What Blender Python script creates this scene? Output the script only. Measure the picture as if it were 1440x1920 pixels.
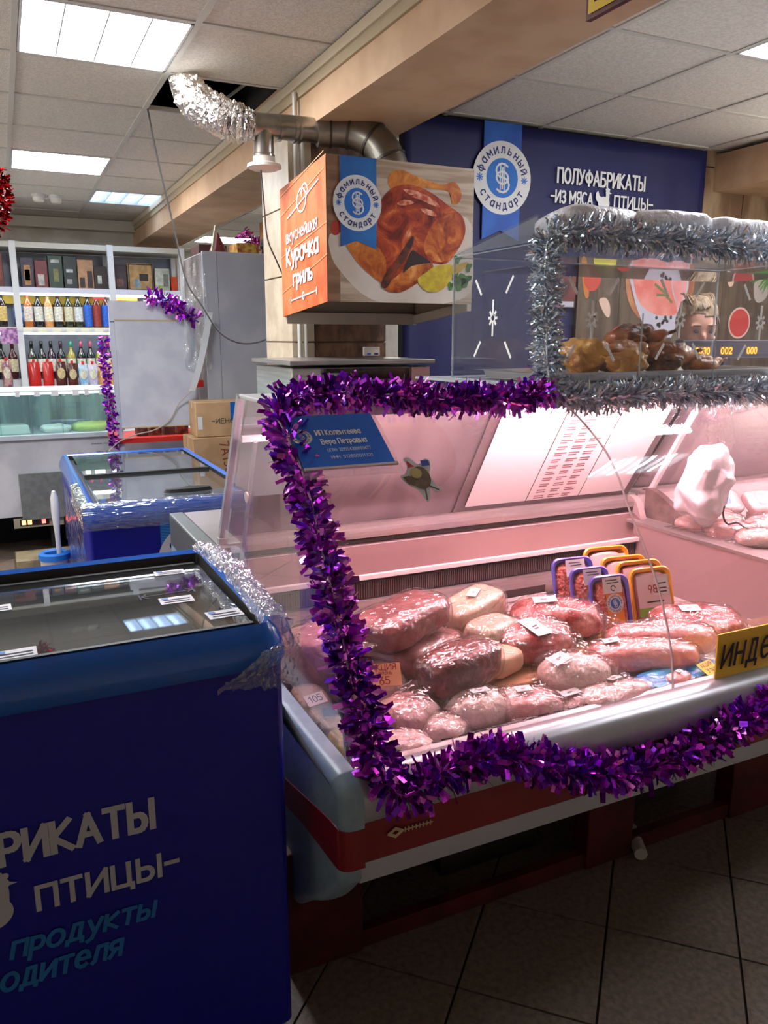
import bpy, bmesh, math, random
from mathutils import Vector, Matrix, noise
from math import sin, cos, pi, radians as R

for _o in list(bpy.data.objects): bpy.data.objects.remove(_o)
SC = bpy.context.scene
COL = SC.collection
random.seed(7)

# ------------------------------------------------------------------ camera
EYE = 1.55
_f = 1470.0
_p = math.atan(327 / _f); _a = R(25.5)
_fw = Vector((sin(_a) * cos(_p), cos(_a) * cos(_p), -sin(_p)))
_rt = Vector((cos(_a), -sin(_a), 0))
_up = _rt.cross(_fw)
cam_d = bpy.data.cameras.new('camera')
cam_d.sensor_fit = 'VERTICAL'; cam_d.sensor_height = 36.0; cam_d.lens = _f / 1920 * 36.0
cam_d.clip_start = 0.02
cam = bpy.data.objects.new('camera', cam_d); COL.objects.link(cam)
m3 = Matrix((_rt, _up, -_fw)).transposed()
cam.matrix_world = Matrix.Translation((0, 0, EYE)) @ m3.to_4x4()
SC.camera = cam

# ------------------------------------------------------------------ world, exposure
w = bpy.data.worlds.new('world'); SC.world = w; w.use_nodes = True
w.node_tree.nodes['Background'].inputs[0].default_value = (0.75, 0.85, 1.0, 1)
w.node_tree.nodes['Background'].inputs[1].default_value = 0.05
SC.view_settings.view_transform = 'Standard'
SC.view_settings.look = 'None'
SC.view_settings.gamma = 1.0
SC.view_settings.use_curve_mapping = False
SC.view_settings.exposure = 0.9
try:
    SC.cycles.transparent_max_bounces = 16
    SC.cycles.max_bounces = 5
    SC.cycles.diffuse_bounces = 4
    SC.cycles.glossy_bounces = 3
    SC.cycles.sample_clamp_indirect = 6.0
    SC.cycles.use_light_tree = False
except Exception: pass
LAMP_WHITE = 26.0      # bright ceiling lights
LAMP_FILL = 12.0     # added fill lights, none of them in view
LAMP_DIM = 6.0         # dull louvred ones
LAMP_PINK = 118.0      # meat tubes in the counter

# ------------------------------------------------------------------ materials
MATS = {}
def srgb(c):
    return tuple((x / 12.92 if x <= 0.04045 else ((x + 0.055) / 1.055) ** 2.4) for x in [v / 255 for v in c])
def M(name, c, rough=0.5, metal=0.0, c2=None, scale=12.0, detail=3.0, lo=0.4, hi=0.6, bump=0.0, bscale=None,
      coat=0.0, emit=0.0, spec=0.5, stretch=None, film=0.0, voro=False):
    """procedural principled material; c, c2 as 0-255 sRGB"""
    if name in MATS: return MATS[name]
    m = bpy.data.materials.new(name); m.use_nodes = True
    nt = m.node_tree; N = nt.nodes; L = nt.links
    b = N['Principled BSDF']
    col = srgb(c) + (1,)
    b.inputs['Base Color'].default_value = col
    b.inputs['Roughness'].default_value = rough
    b.inputs['Metallic'].default_value = metal
    b.inputs['Specular IOR Level'].default_value = spec
    if coat:
        b.inputs['Coat Weight'].default_value = coat; b.inputs['Coat Roughness'].default_value = 0.08
    if emit:
        b.inputs['Emission Color'].default_value = col; b.inputs['Emission Strength'].default_value = emit
    if c2 is not None or bump:
        tc = N.new('ShaderNodeTexCoord'); mp = N.new('ShaderNodeMapping')
        L.new(tc.outputs['Object'], mp.inputs['Vector'])
        if stretch: mp.inputs['Scale'].default_value = stretch
        vec = mp.outputs['Vector']
    if c2 is not None:
        n = N.new('ShaderNodeTexVoronoi' if voro else 'ShaderNodeTexNoise'); n.inputs['Scale'].default_value = scale
        if not voro: n.inputs['Detail'].default_value = detail
        L.new(vec, n.inputs['Vector'])
        r = N.new('ShaderNodeValToRGB')
        r.color_ramp.elements[0].position = lo; r.color_ramp.elements[0].color = col
        r.color_ramp.elements[1].position = hi; r.color_ramp.elements[1].color = srgb(c2) + (1,)
        L.new(n.outputs['Distance' if voro else 'Fac'], r.inputs['Fac']); L.new(r.outputs['Color'], b.inputs['Base Color'])
    if bump:
        n2 = N.new('ShaderNodeTexNoise'); n2.inputs['Scale'].default_value = bscale or scale; n2.inputs['Detail'].default_value = 4
        L.new(vec, n2.inputs['Vector'])
        bp = N.new('ShaderNodeBump'); bp.inputs['Strength'].default_value = bump; bp.inputs['Distance'].default_value = 0.02
        L.new(n2.outputs['Fac'], bp.inputs['Height']); L.new(bp.outputs['Normal'], b.inputs['Normal'])
        if coat: L.new(bp.outputs['Normal'], b.inputs['Coat Normal'])
    if film:
        tc = N.new('ShaderNodeTexCoord'); n3 = N.new('ShaderNodeTexNoise'); n3.noise_type = 'RIDGED_MULTIFRACTAL'
        n3.inputs['Scale'].default_value = 22; n3.inputs['Detail'].default_value = 3; n3.inputs['Distortion'].default_value = 1.2
        L.new(tc.outputs['Object'], n3.inputs['Vector'])
        b3 = N.new('ShaderNodeBump'); b3.inputs['Strength'].default_value = film; b3.inputs['Distance'].default_value = 0.01
        L.new(n3.outputs['Fac'], b3.inputs['Height']); L.new(b3.outputs['Normal'], b.inputs['Coat Normal'])
        b.inputs['Coat Roughness'].default_value = .12
    MATS[name] = m
    return m
def GLASS(name, tint=(1, 1, 1), base=0.04, haze=0.0, hazec=(230, 235, 240), rough=0.02, gain=0.9, bump=0.0, bscale=40, stretch=None):
    if name in MATS: return MATS[name]
    m = bpy.data.materials.new(name); m.use_nodes = True
    nt = m.node_tree; N = nt.nodes; L = nt.links
    for n in list(N):
        if n.type != 'OUTPUT_MATERIAL': N.remove(n)
    out = [n for n in N if n.type == 'OUTPUT_MATERIAL'][0]
    lw = N.new('ShaderNodeLayerWeight'); lw.inputs['Blend'].default_value = 0.5
    pw = N.new('ShaderNodeMath'); pw.operation = 'POWER'; pw.inputs[1].default_value = 4.0
    L.new(lw.outputs['Facing'], pw.inputs[0])
    ma = N.new('ShaderNodeMath'); ma.operation = 'MULTIPLY_ADD'; ma.inputs[1].default_value = gain; ma.inputs[2].default_value = base
    ma.use_clamp = True
    L.new(pw.outputs[0], ma.inputs[0])
    tr = N.new('ShaderNodeBsdfTransparent'); tr.inputs[0].default_value = tuple(tint) + (1,)
    gl = N.new('ShaderNodeBsdfGlossy'); gl.inputs['Roughness'].default_value = rough
    if bump:
        tc = N.new('ShaderNodeTexCoord')
        n2 = N.new('ShaderNodeTexNoise'); n2.inputs['Scale'].default_value = bscale; n2.inputs['Detail'].default_value = 4; n2.noise_type = 'RIDGED_MULTIFRACTAL'
        mp = N.new('ShaderNodeMapping'); mp.inputs['Scale'].default_value = stretch or (1, 1, 1)
        L.new(tc.outputs['Object'], mp.inputs['Vector']); L.new(mp.outputs['Vector'], n2.inputs['Vector'])
        bp = N.new('ShaderNodeBump'); bp.inputs['Strength'].default_value = bump; bp.inputs['Distance'].default_value = 0.02
        L.new(n2.outputs['Fac'], bp.inputs['Height']); L.new(bp.outputs['Normal'], gl.inputs['Normal'])
    a = tr.outputs[0]
    if haze:
        df = N.new('ShaderNodeBsdfDiffuse'); df.inputs[0].default_value = srgb(hazec) + (1,)
        mx0 = N.new('ShaderNodeMixShader'); mx0.inputs[0].default_value = haze
        L.new(tr.outputs[0], mx0.inputs[1]); L.new(df.outputs[0], mx0.inputs[2]); a = mx0.outputs[0]
    mx = N.new('ShaderNodeMixShader')
    L.new(ma.outputs[0], mx.inputs[0]); L.new(a, mx.inputs[1]); L.new(gl.outputs[0], mx.inputs[2])
    L.new(mx.outputs[0], out.inputs['Surface'])
    MATS[name] = m
    return m
def EMIT(name, c, s):
    if name in MATS: return MATS[name]
    m = bpy.data.materials.new(name); m.use_nodes = True
    nt = m.node_tree; N = nt.nodes
    b = N['Principled BSDF']; b.inputs['Base Color'].default_value = (0.05, 0.04, 0.03, 1) if name.startswith('amber') else (0.8, 0.8, 0.8, 1)
    b.inputs['Emission Color'].default_value = srgb(c) + (1,); b.inputs['Emission Strength'].default_value = s
    if name.startswith(('amber', 'ind_')): m.cycles.emission_sampling = 'NONE'
    MATS[name] = m; return m

# ------------------------------------------------------------------ object helpers
WM = {}      # world matrix of every parent
LABELS = {}
def obj(name, me, mat=None, parent=None, local=False):
    if isinstance(me, bmesh.types.BMesh):
        b = me; me = bpy.data.meshes.new(name); b.to_mesh(me); b.free()
    o = bpy.data.objects.new(name, me); COL.objects.link(o)
    if mat is not None and len(me.materials) == 0:
        for mm in (mat if isinstance(mat, (list, tuple)) else [mat]): me.materials.append(mm)
    if parent is not None:
        o.parent = parent
        if not local: o.matrix_parent_inverse = WM.get(parent.name, Matrix()).inverted()
        WM[o.name] = Matrix() if not local else WM.get(parent.name, Matrix())
    else:
        WM[o.name] = Matrix()
    return o
def tag(o, label, cat, group=None):
    o['label'] = label; o['category'] = cat
    if group: o['group'] = group
    if label in LABELS and not (group and LABELS[label] == group): print('DUPLICATE LABEL', label)
    LABELS[label] = group
    return o
def thing(name, label, cat, loc=(0, 0, 0), rz=0, group=None):
    o = bpy.data.objects.new(name, None); COL.objects.link(o)
    o.empty_display_size = 0.05
    o.location = loc; o.rotation_euler = (0, 0, rz)
    WM[o.name] = Matrix.Translation(loc) @ Matrix.Rotation(rz, 4, 'Z')
    return tag(o, label, cat, group)
def struct(name, me, mat, parent=None):
    o = obj(name, me, mat, parent)
    if parent is None: o['kind'] = 'structure'
    return o
def smooth(o, ang=40):
    me = o.data
    for p in me.polygons: p.use_smooth = True
    try: me.set_sharp_from_angle(angle=R(ang))
    except Exception: pass
    return o
def bev(o, wdt=0.004, seg=2):
    md = o.modifiers.new('bevel', 'BEVEL'); md.width = wdt; md.segments = seg; md.limit_method = 'ANGLE'
    return o
def B(x0, x1, y0, y1, z0, z1, bm=None, mtx=None):
    if bm is None: bm = bmesh.new()
    vs = [bm.verts.new((x, y, z)) for z in (z0, z1) for y in (y0, y1) for x in (x0, x1)]
    if mtx is not None:
        for v in vs: v.co = mtx @ v.co
    for f in ((0, 2, 3, 1), (4, 5, 7, 6), (0, 1, 5, 4), (2, 6, 7, 3), (0, 4, 6, 2), (1, 3, 7, 5)):
        bm.faces.new([vs[i] for i in f])
    return bm
def HEX(p, bm=None):
    """8 corners: bottom 4 loop then top 4 loop"""
    if bm is None: bm = bmesh.new()
    v = [bm.verts.new(q) for q in p]
    for f in ((3, 2, 1, 0), (4, 5, 6, 7), (0, 1, 5, 4), (1, 2, 6, 5), (2, 3, 7, 6), (3, 0, 4, 7)): bm.faces.new([v[i] for i in f])
    return bm
def EXTX(prof, x0, x1, bm=None, closed=True, caps=True):
    """extrude a (y,z) profile along x"""
    if bm is None: bm = bmesh.new()
    a = [bm.verts.new((x0, y, z)) for y, z in prof]; b = [bm.verts.new((x1, y, z)) for y, z in prof]
    n = len(prof)
    for i in range(n if closed else n - 1):
        j = (i + 1) % n; bm.faces.new((a[i], a[j], b[j], b[i]))
    if closed and caps:
        bm.faces.new(a); bm.faces.new(b[::-1])
    bmesh.ops.recalc_face_normals(bm, faces=bm.faces)
    return bm
def SHEETX(prof, x0, x1, t):
    """curved sheet: profile offset by thickness, extruded along x"""
    off = []
    for i, (y, z) in enumerate(prof):
        y0, z0 = prof[max(i - 1, 0)]; y1, z1 = prof[min(i + 1, len(prof) - 1)]
        d = Vector((y1 - y0, z1 - z0)).normalized()
        off.append((y - d.y * t, z + d.x * t))
    return EXTX(list(prof) + off[::-1], x0, x1)
def LATHE(prof, n=16, bm=None, mtx=None, arc=(0, 2 * pi)):
    if bm is None: bm = bmesh.new()
    full = abs(arc[1] - arc[0] - 2 * pi) < 1e-6
    k = n if full else n + 1
    rings = []
    for r, z in prof:
        ring = []
        for i in range(k):
            a = arc[0] + (arc[1] - arc[0]) * i / n
            v = Vector((r * cos(a), r * sin(a), z))
            if mtx is not None: v = mtx @ v
            ring.append(bm.verts.new(v))
        rings.append(ring)
    for a, b in zip(rings, rings[1:]):
        for i in range(n):
            j = (i + 1) % k if full else i + 1
            bm.faces.new((a[i], a[j], b[j], b[i]))
    if full:
        if prof[0][0] > 1e-5: bm.faces.new(rings[0][::-1])
        if prof[-1][0] > 1e-5: bm.faces.new(rings[-1])
    bmesh.ops.remove_doubles(bm, verts=bm.verts, dist=1e-6)
    return bm
def TUBE(pts, r, n=8, bm=None, rf=None):
    if bm is None: bm = bmesh.new()
    pts = [Vector(p) for p in pts]; rings = []; up = None
    for i, p in enumerate(pts):
        d = (pts[min(i + 1, len(pts) - 1)] - pts[max(i - 1, 0)]).normalized()
        if up is None: up = Vector((0, 0, 1)) if abs(d.z) < 0.9 else Vector((0, 1, 0))
        s = d.cross(up).normalized(); u = s.cross(d).normalized(); up = u
        rr = rf(i / (len(pts) - 1)) if rf else r
        rings.append([bm.verts.new(p + (s * cos(2 * pi * k / n) + u * sin(2 * pi * k / n)) * rr) for k in range(n)])
    for a, b in zip(rings, rings[1:]):
        for k in range(n): bm.faces.new((a[k], a[(k + 1) % n], b[(k + 1) % n], b[k]))
    bm.faces.new(rings[0][::-1]); bm.faces.new(rings[-1])
    return bm
def CR(pts, sub=6, closed=False):
    """catmull-rom through points"""
    P = [Vector(p) for p in pts]; n = len(P); out = []
    for i in range(n if closed else n - 1):
        p0 = P[(i - 1) % n] if closed else P[max(i - 1, 0)]; p1 = P[i]; p2 = P[(i + 1) % n] if closed else P[i + 1]
        p3 = P[(i + 2) % n] if closed else P[min(i + 2, n - 1)]
        for k in range(sub):
            t = k / sub
            out.append(0.5 * ((2 * p1) + (p2 - p0) * t + (2 * p0 - 5 * p1 + 4 * p2 - p3) * t * t + (3 * p1 - p0 - 3 * p2 + p3) * t ** 3))
    if not closed: out.append(P[-1])
    return out
def SELL(a, b, c, e=1.0, nu=28, nv=16, amp=0.0, fr=8.0, seed=0, bm=None, mtx=None, flat=None, e2=None):
    """superellipsoid with noise; e<1 = boxier"""
    if bm is None: bm = bmesh.new()
    sp = lambda x, k: math.copysign(abs(x) ** k, x)
    e2 = e2 or e
    off = Vector((seed * 3.7, seed * 1.3, seed * 7.1)); rings = []
    for j in range(nv + 1):
        th = -pi / 2 + pi * j / nv; ring = []
        for i in range(nu if 0 < j < nv else 1):
            ph = 2 * pi * i / nu
            p = Vector((a * sp(cos(th), e2) * sp(cos(ph), e), b * sp(cos(th), e2) * sp(sin(ph), e), c * sp(sin(th), e2)))
            if amp:
                k = 1 + amp * (noise.noise(p * fr + off) + 0.5 * noise.noise(p * fr * 2.3 + off))
                p = p * k
            if flat is not None and p.z < flat: p.z = flat + (p.z - flat) * 0.15
            if mtx is not None: p = mtx @ p
            ring.append(bm.verts.new(p))
        rings.append(ring)
    for a_, b_ in zip(rings, rings[1:]):
        if len(a_) == 1:
            for i in range(nu): bm.faces.new((a_[0], b_[(i + 1) % nu], b_[i]))
        elif len(b_) == 1:
            for i in range(nu): bm.faces.new((a_[i], a_[(i + 1) % nu], b_[0]))
        else:
            for i in range(nu): bm.faces.new((a_[i], a_[(i + 1) % nu], b_[(i + 1) % nu], b_[i]))
    bmesh.ops.recalc_face_normals(bm, faces=bm.faces)
    return bm
def TRS(loc, rz=0, rx=0, ry=0):
    return Matrix.Translation(loc) @ Matrix.Rotation(rz, 4, 'Z') @ Matrix.Rotation(ry, 4, 'Y') @ Matrix.Rotation(rx, 4, 'X')

# ------------------------------------------------------------------ flat print: surfaces, polygons, stroke lettering
class Surf:
    def __init__(s, O, U, V):
        s.O = Vector(O); s.U = Vector(U); s.V = Vector(V); s.N = s.U.cross(s.V).normalized()
    def pt(s, u, v, l=0.0): return s.O + s.U * u + s.V * v + s.N * l
def poly(name, S, pts, mat, parent, lift=0.001, curve=0):
    if curve: pts = [(p.x, p.y) for p in CR([(a, b, 0) for a, b in pts], curve, True)]
    bm = bmesh.new()
    bm.faces.new([bm.verts.new(S.pt(u, v, lift)) for u, v in pts])
    bmesh.ops.triangulate(bm, faces=bm.faces[:])
    return obj(name, bm, mat, parent)
def disc(cx, cy, r, n=40, ry=None): return [(cx + r * cos(2 * pi * i / n), cy + (ry or r) * sin(2 * pi * i / n)) for i in range(n)]
def rect(x0, x1, y0, y1): return [(x0, y0), (x1, y0), (x1, y1), (x0, y1)]
def stroke_bm(S, lines, wd, lift, bm=None):
    if bm is None: bm = bmesh.new()
    k = len(bm.faces)
    for ln in lines:
        for (x0, y0), (x1, y1) in zip(ln, ln[1:]):
            k += 1
            d = Vector((x1 - x0, y1 - y0)); l = d.length
            if l < 1e-7: continue
            d /= l; n = Vector((-d.y, d.x)) * wd / 2; e = d * wd * 0.42
            q = [(x0 - e.x + n.x, y0 - e.y + n.y), (x0 - e.x - n.x, y0 - e.y - n.y), (x1 + e.x - n.x, y1 + e.y - n.y), (x1 + e.x + n.x, y1 + e.y + n.y)]
            bm.faces.new([bm.verts.new(S.pt(u, v, lift + (k % 40) * 2e-5)) for u, v in q])
    return bm
def arcp(cx, cy, rx, ry, a0, a1, n=8): return [(cx + rx * cos(R(a0 + (a1 - a0) * i / n)), cy + ry * sin(R(a0 + (a1 - a0) * i / n))) for i in range(n + 1)]
G = {}
def g(ch, wd, *lines): G[ch] = (wd, lines)
g('А', .7, [(0, 0), (.35, 1), (.7, 0)], [(.13, .33), (.57, .33)])
g('Б', .6, [(.55, 1), (0, 1), (0, 0), (.3, 0)] + arcp(.32, .28, .28, .28, -90, 90) + [(0, .56)])
g('В', .6, [(0, 0), (0, 1), (.3, 1)] + arcp(.3, .77, .22, .23, 90, -90) + [(0, .54), (.32, .54)] + arcp(.32, .27, .26, .27, 90, -90) + [(0, 0)])
g('Г', .5, [(0, 0), (0, 1), (.5, 1)])
g('Д', .75, [(.02, -.18), (.02, 0), (.73, 0), (.73, -.18)], [(.15, 0), (.25, 1), (.6, 1), (.6, 0)])
g('Е', .5, [(.5, 1), (0, 1), (0, 0), (.5, 0)], [(0, .52), (.42, .52)])
g('Ж', .9, [(.45, 0), (.45, 1)], [(0, 1), (.9, 0)], [(.9, 1), (0, 0)])
g('З', .5, arcp(.25, .76, .25, .24, 150, -90) + arcp(.25, .26, .27, .26, 90, -150))
g('И', .65, [(0, 1), (0, 0), (.65, 1), (.65, 0)])
g('Й', .65, [(0, 1), (0, 0), (.65, 1), (.65, 0)], arcp(.32, 1.28, .16, .12, 180, 360))
g('К', .6, [(0, 0), (0, 1)], [(.55, 1), (0, .48), (.6, 0)])
g('Л', .65, [(0, 0), (.1, .12), (.2, 1), (.65, 1), (.65, 0)])
g('М', .8, [(0, 0), (0, 1), (.4, .3), (.8, 1), (.8, 0)])
g('Н', .62, [(0, 0), (0, 1)], [(.62, 0), (.62, 1)], [(0, .52), (.62, .52)])
g('О', .72, arcp(.36, .5, .36, .5, 0, 360, 18))
g('П', .62, [(0, 0), (0, 1), (.62, 1), (.62, 0)])
g('Р', .55, [(0, 0), (0, 1), (.3, 1)] + arcp(.3, .73, .26, .27, 90, -90) + [(0, .46)])
g('С', .62, arcp(.36, .5, .36, .5, 50, 310, 14))
g('Т', .62, [(0, 1), (.62, 1)], [(.31, 1), (.31, 0)])
g('У', .62, [(0, 1), (.33, .4)], [(.62, 1), (.25, .1), (.05, 0)])
g('Ф', .8, arcp(.4, .52, .4, .33, 0, 360, 18), [(.4, -.05), (.4, 1.05)])
g('Ц', .68, [(0, 1), (0, 0), (.68, 0), (.68, -.2)], [(.58, 0), (.58, 1)])
g('Ч', .55, [(0, 1), (0, .6), (.12, .45), (.55, .45)], [(.55, 1), (.55, 0)])
g('Ш', .9, [(0, 1), (0, 0), (.9, 0), (.9, 1)], [(.45, 0), (.45, 1)])
g('Ь', .55, [(0, 1), (0, 0), (.3, 0)] + arcp(.3, .28, .26, .28, -90, 90) + [(0, .56)])
g('Ы', .8, [(0, 1), (0, 0), (.28, 0)] + arcp(.28, .28, .24, .28, -90, 90) + [(0, .56)], [(.8, 0), (.8, 1)])
g('Я', .58, [(.58, 0), (.58, 1), (.27, 1)] + arcp(.27, .74, .26, .26, 90, 270) + [(.58, .48)], [(.3, .48), (0, 0)])
g('S', .6, arcp(.3, .76, .28, .24, 40, 270) + arcp(.3, .26, .3, .26, 90, -140))
g('0', .55, arcp(.28, .5, .28, .5, 0, 360, 14)); g('1', .35, [(0, .75), (.25, 1), (.25, 0)])
g('2', .55, arcp(.27, .72, .27, .28, 160, -20) + [(0, 0), (.55, 0)]); g('3', .5, G['З'][1][0])
g('4', .6, [(.45, 0), (.45, 1), (0, .3), (.6, .3)]); g('5', .55, [(.5, 1), (.05, 1), (.03, .55)] + arcp(.24, .31, .28, .31, 110, -140))
g('6', .55, [(.45, 1), (.05, .45)] + arcp(.28, .28, .27, .28, 160, 520, 14)); g('7', .5, [(0, 1), (.5, 1), (.15, 0)])
g('8', .55, arcp(.27, .75, .22, .25, 0, 360, 12), arcp(.27, .26, .27, .26, 0, 360, 12)); g('9', .55, arcp(.27, .7, .26, .3, 0, 360, 12), [(.53, .65), (.3, 0)])
g('-', .45, [(0, .5), (.45, .5)]); g('.', .1, [(.05, 0), (.05, .04)]); g(':', .1, [(.05, .1), (.05, .14)], [(.05, .6), (.05, .64)]); g('/', .4, [(0, 0), (.4, 1)])
XH = .74
def low(ch, up, sy=XH, dy=0.0, sx=.85):
    wd, ls = G[up]; G[ch] = (wd * sx, tuple([(x * sx, y * sy + dy) for x, y in l] for l in ls))
for a_, b_ in zip('бвгджзийклмнопстцчшьыя', 'БВГДЖЗИЙКЛМНОПСТЦЧШЬЫЯ'): low(a_, b_)
low('р', 'Р', 1.0, -.3); low('у', 'У', 1.02, -.3)
g('а', .52, arcp(.26, .36, .26, .36, 0, 360, 14), [(.52, .74), (.52, 0)])
g('е', .54, [(0, .4), (.54, .4)] + arcp(.27, .37, .27, .37, 5, 310, 12))
g('ф', .7, arcp(.35, .37, .35, .33, 0, 360, 16), [(.35, -.28), (.35, 1.0)])
g('б', .54, arcp(.27, .33, .27, .33, 0, 360, 14), [(.01, .4), (.1, .85), (.5, 1.02)])
g('д', .62, [(.0, -.18), (.0, 0), (.62, 0), (.62, -.18)], [(.12, 0), (.2, .74), (.5, .74), (.5, 0)])
def lay(body, h, sp=.22, slant=0.0):
    x = 0; out = []
    for ch in body:
        if ch == ' ': x += .45 * h; continue
        wd, ls = G[ch]
        for l in ls: out.append([(x + (px + slant * py) * h, py * h) for px, py in l])
        x += (wd + sp) * h
    return out, x - sp * h
def text(name, S, body, u, v, h, mat, parent, wid=None, weight=.16, lift=.0015, sp=.25, slant=0.0, rot=0.0):
    ls, tw = lay(body, h, sp, slant)
    k = (wid / tw) if wid else 1.0
    c, s_ = cos(rot), sin(rot)
    ls = [[(u + x * k * c - y * s_, v + x * k * s_ + y * c) for x, y in l] for l in ls]
    return obj(name, stroke_bm(S, ls, h * weight, lift), mat, parent)
def arctext(name, S, body, cx, cy, r, h, mat, parent, mid, span, inward=False, weight=.18, lift=.002):
    n = len(body); bm = bmesh.new()
    for i, ch in enumerate(body):
        t = (i + .5) / n - .5
        ang = R(mid - t * span) if not inward else R(mid + t * span)
        wd, ls = G[ch]
        out = R(0)
        for l in ls:
            q = []
            for px, py in l:
                x = (px - wd / 2) * h; y = (py - .4) * h
                if inward: y = -y; x = x
                # radial frame
                rr = r + y
                tx, ty = (sin(ang), -cos(ang)) if not inward else (-sin(ang), cos(ang))
                q.append((cx + rr * cos(ang) + tx * x, cy + rr * sin(ang) + ty * x))
            stroke_bm(S, [q], h * weight, lift, bm)
    return obj(name, bm, mat, parent)
def star(cx, cy, r, n=8):
    return [[(cx + r * cos(pi * i / (n / 2)) * k, cy + r * sin(pi * i / (n / 2)) * k) for k in (-1, 1)] for i in range(n // 2)]
def medallion(S, cx, cy, r, parent, lift=.0015):
    a = poly('medallion', S, disc(cx, cy, r, 48), M('print_white', (225, 225, 225), .6), parent, lift)
    poly('medallion_centre', S, disc(cx, cy, r * .54, 40), M('print_cyan', (20, 110, 200), .6), a, lift + .0008)
    nv = M('print_navy', (22, 28, 110), .6)
    arctext('lettering', S, 'фамильный', cx, cy, r * .765, r * .215, nv, a, 90, 165, False, .17, lift + .0008)
    arctext('lettering', S, 'стандарт', cx, cy, r * .765, r * .215, nv, a, 270, 130, True, .17, lift + .0008)
    for sx in (-1, 1): obj('star', stroke_bm(S, star(cx + sx * r * .77, cy - r * .02, r * .1), r * .03, lift + .0008), M('print_cyan', (20, 110, 200), .6), a)
    bm = bmesh.new()
    for body, dx, hh in (('Ф', -.22, .5), ('S', -.16, .78)):
        ls, tw = lay(body, r * hh)
        ls = [[(cx - tw / 2 + x, cy - r * hh * .5 + y) for x, y in l] for l in ls]
        stroke_bm(S, ls, r * .055, lift + .0014, bm)
    stroke_bm(S, [[(cx - r * .07, cy - r * .4), (cx - r * .07, cy + r * .4)], [(cx + r * .07, cy - r * .4), (cx + r * .07, cy + r * .4)]], r * .03, lift + .0014, bm)
    obj('monogram', bm, M('print_white', (225, 225, 225), .6), a)
    return a
def hen(S, cx, cy, h, mat, parent, lift=.0015):
    bm = bmesh.new(); k = [0]
    def pl(pts):
        k[0] += 1
        bm.faces.new([bm.verts.new(S.pt(cx + x * h, cy + y * h, lift + k[0] * 1e-4)) for x, y in pts])
    pl(disc(.02, -.12, .42, 28, .36))                                       # body
    pl([(-.36, -.1), (-.05, .1), (-.12, .2), (-.3, .25), (-.42, .52), (-.56, .40), (-.58, .15), (-.5, -.02)])   # tail
    pl([(.10, .05), (.38, .0), (.40, .30), (.36, .48), (.16, .48), (.14, .25)])   # neck
    pl(disc(.27, .46, .15, 16))                                            # head
    pl([(.38, .50), (.56, .43), (.38, .40)])                               # beak
    for x, y in ((.16, .62), (.26, .66), (.36, .62)): pl(disc(x, y, .065, 10))   # comb
    return obj('hen_emblem', bm, mat, parent)
def ROAST(name, stops, scale=7, rough=.35):
    if name in MATS: return MATS[name]
    m = M(name, stops[0][1], rough); nt = m.node_tree; N = nt.nodes; L = nt.links
    tc = N.new('ShaderNodeTexCoord'); n = N.new('ShaderNodeTexNoise'); n.inputs['Scale'].default_value = scale; n.inputs['Detail'].default_value = 9; n.inputs['Roughness'].default_value = .62; n.inputs['Distortion'].default_value = 1.4
    L.new(tc.outputs['Object'], n.inputs['Vector'])
    r = N.new('ShaderNodeValToRGB'); cr = r.color_ramp
    while len(cr.elements) < len(stops): cr.elements.new(.5)
    for e, (p, c) in zip(cr.elements, stops): e.position = p; e.color = srgb(c) + (1,)
    L.new(n.outputs['Fac'], r.inputs['Fac']); L.new(r.outputs['Color'], N['Principled BSDF'].inputs['Base Color'])
    return m
# ================================================================== THE ROOM
CZ = 2.66
m_tile = M('floor_tile', (136, 122, 110), .32, c2=(108, 94, 84), scale=60, detail=6, lo=.35, hi=.65, bump=.05)
m_grout = M('grout', (40, 32, 28), .9)
m_ceil = M('ceiling_tile', (226, 219, 208), .95, c2=(210, 203, 192), scale=90, detail=5, lo=.4, hi=.6, bump=.25, bscale=160)
m_grid = M('ceiling_grid', (200, 196, 186), .5)
m_gdark = M('plenum', (30, 26, 24), .95)
m_beam = M('beam_paint', (204, 170, 136), .75, c2=(192, 156, 122), scale=5)
m_wall = M('wall_paint', (205, 200, 190), .8, c2=(190, 184, 172), scale=4)
m_walltile = M('wall_stone', (165, 140, 112), .4, c2=(120, 92, 68), scale=9, detail=6, stretch=(1, 1, .3))
m_marble = M('brown_marble', (116, 84, 62), .4, c2=(74, 50, 38), scale=22, detail=7, stretch=(1, 1, .5))
m_ctile = M('column_tile', (206, 190, 165), .45, c2=(186, 168, 142), scale=8)

fl = struct('floor', B(-2.6, 4.8, -2.2, 11.1, -.06, -.006), m_grout)
# diagonal 33 cm tiles around the stand, each its own piece
tile_me = None; ts = .330; tu0, tv0 = 1.915, .042
cnt = 0
import itertools
me_t = B(-ts / 2 + .003, ts / 2 - .003, -ts / 2 + .003, ts / 2 - .003, -.006, 0)
_t = bpy.data.meshes.new('floor_tile'); me_t.to_mesh(_t); me_t.free(); _t.materials.append(m_tile)
far_bm = bmesh.new()
for i in range(-24, 24):
    for j in range(-24, 24):
        u = tu0 + (i + .5) * ts; v = tv0 + (j + .5) * ts
        x = (u - v) / 2 ** .5; y = (u + v) / 2 ** .5
        near = -.4 < x < 3.0 and .35 < y < 2.6
        if near:
            o = obj('floor_tile', _t, None, fl); o.location = (x, y, 0); o.rotation_euler = (0, 0, R(45)); cnt += 1
        elif -2.3 < x < 4.5 and -1.9 < y < 8.2:
            B(-ts / 2 + .003, ts / 2 - .003, -ts / 2 + .003, ts / 2 - .003, -.006, 0, far_bm, TRS((x, y, 0), R(45)))
_o = obj('floor_tile_field', far_bm, m_tile, fl); _o['kind'] = 'stuff'

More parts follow.
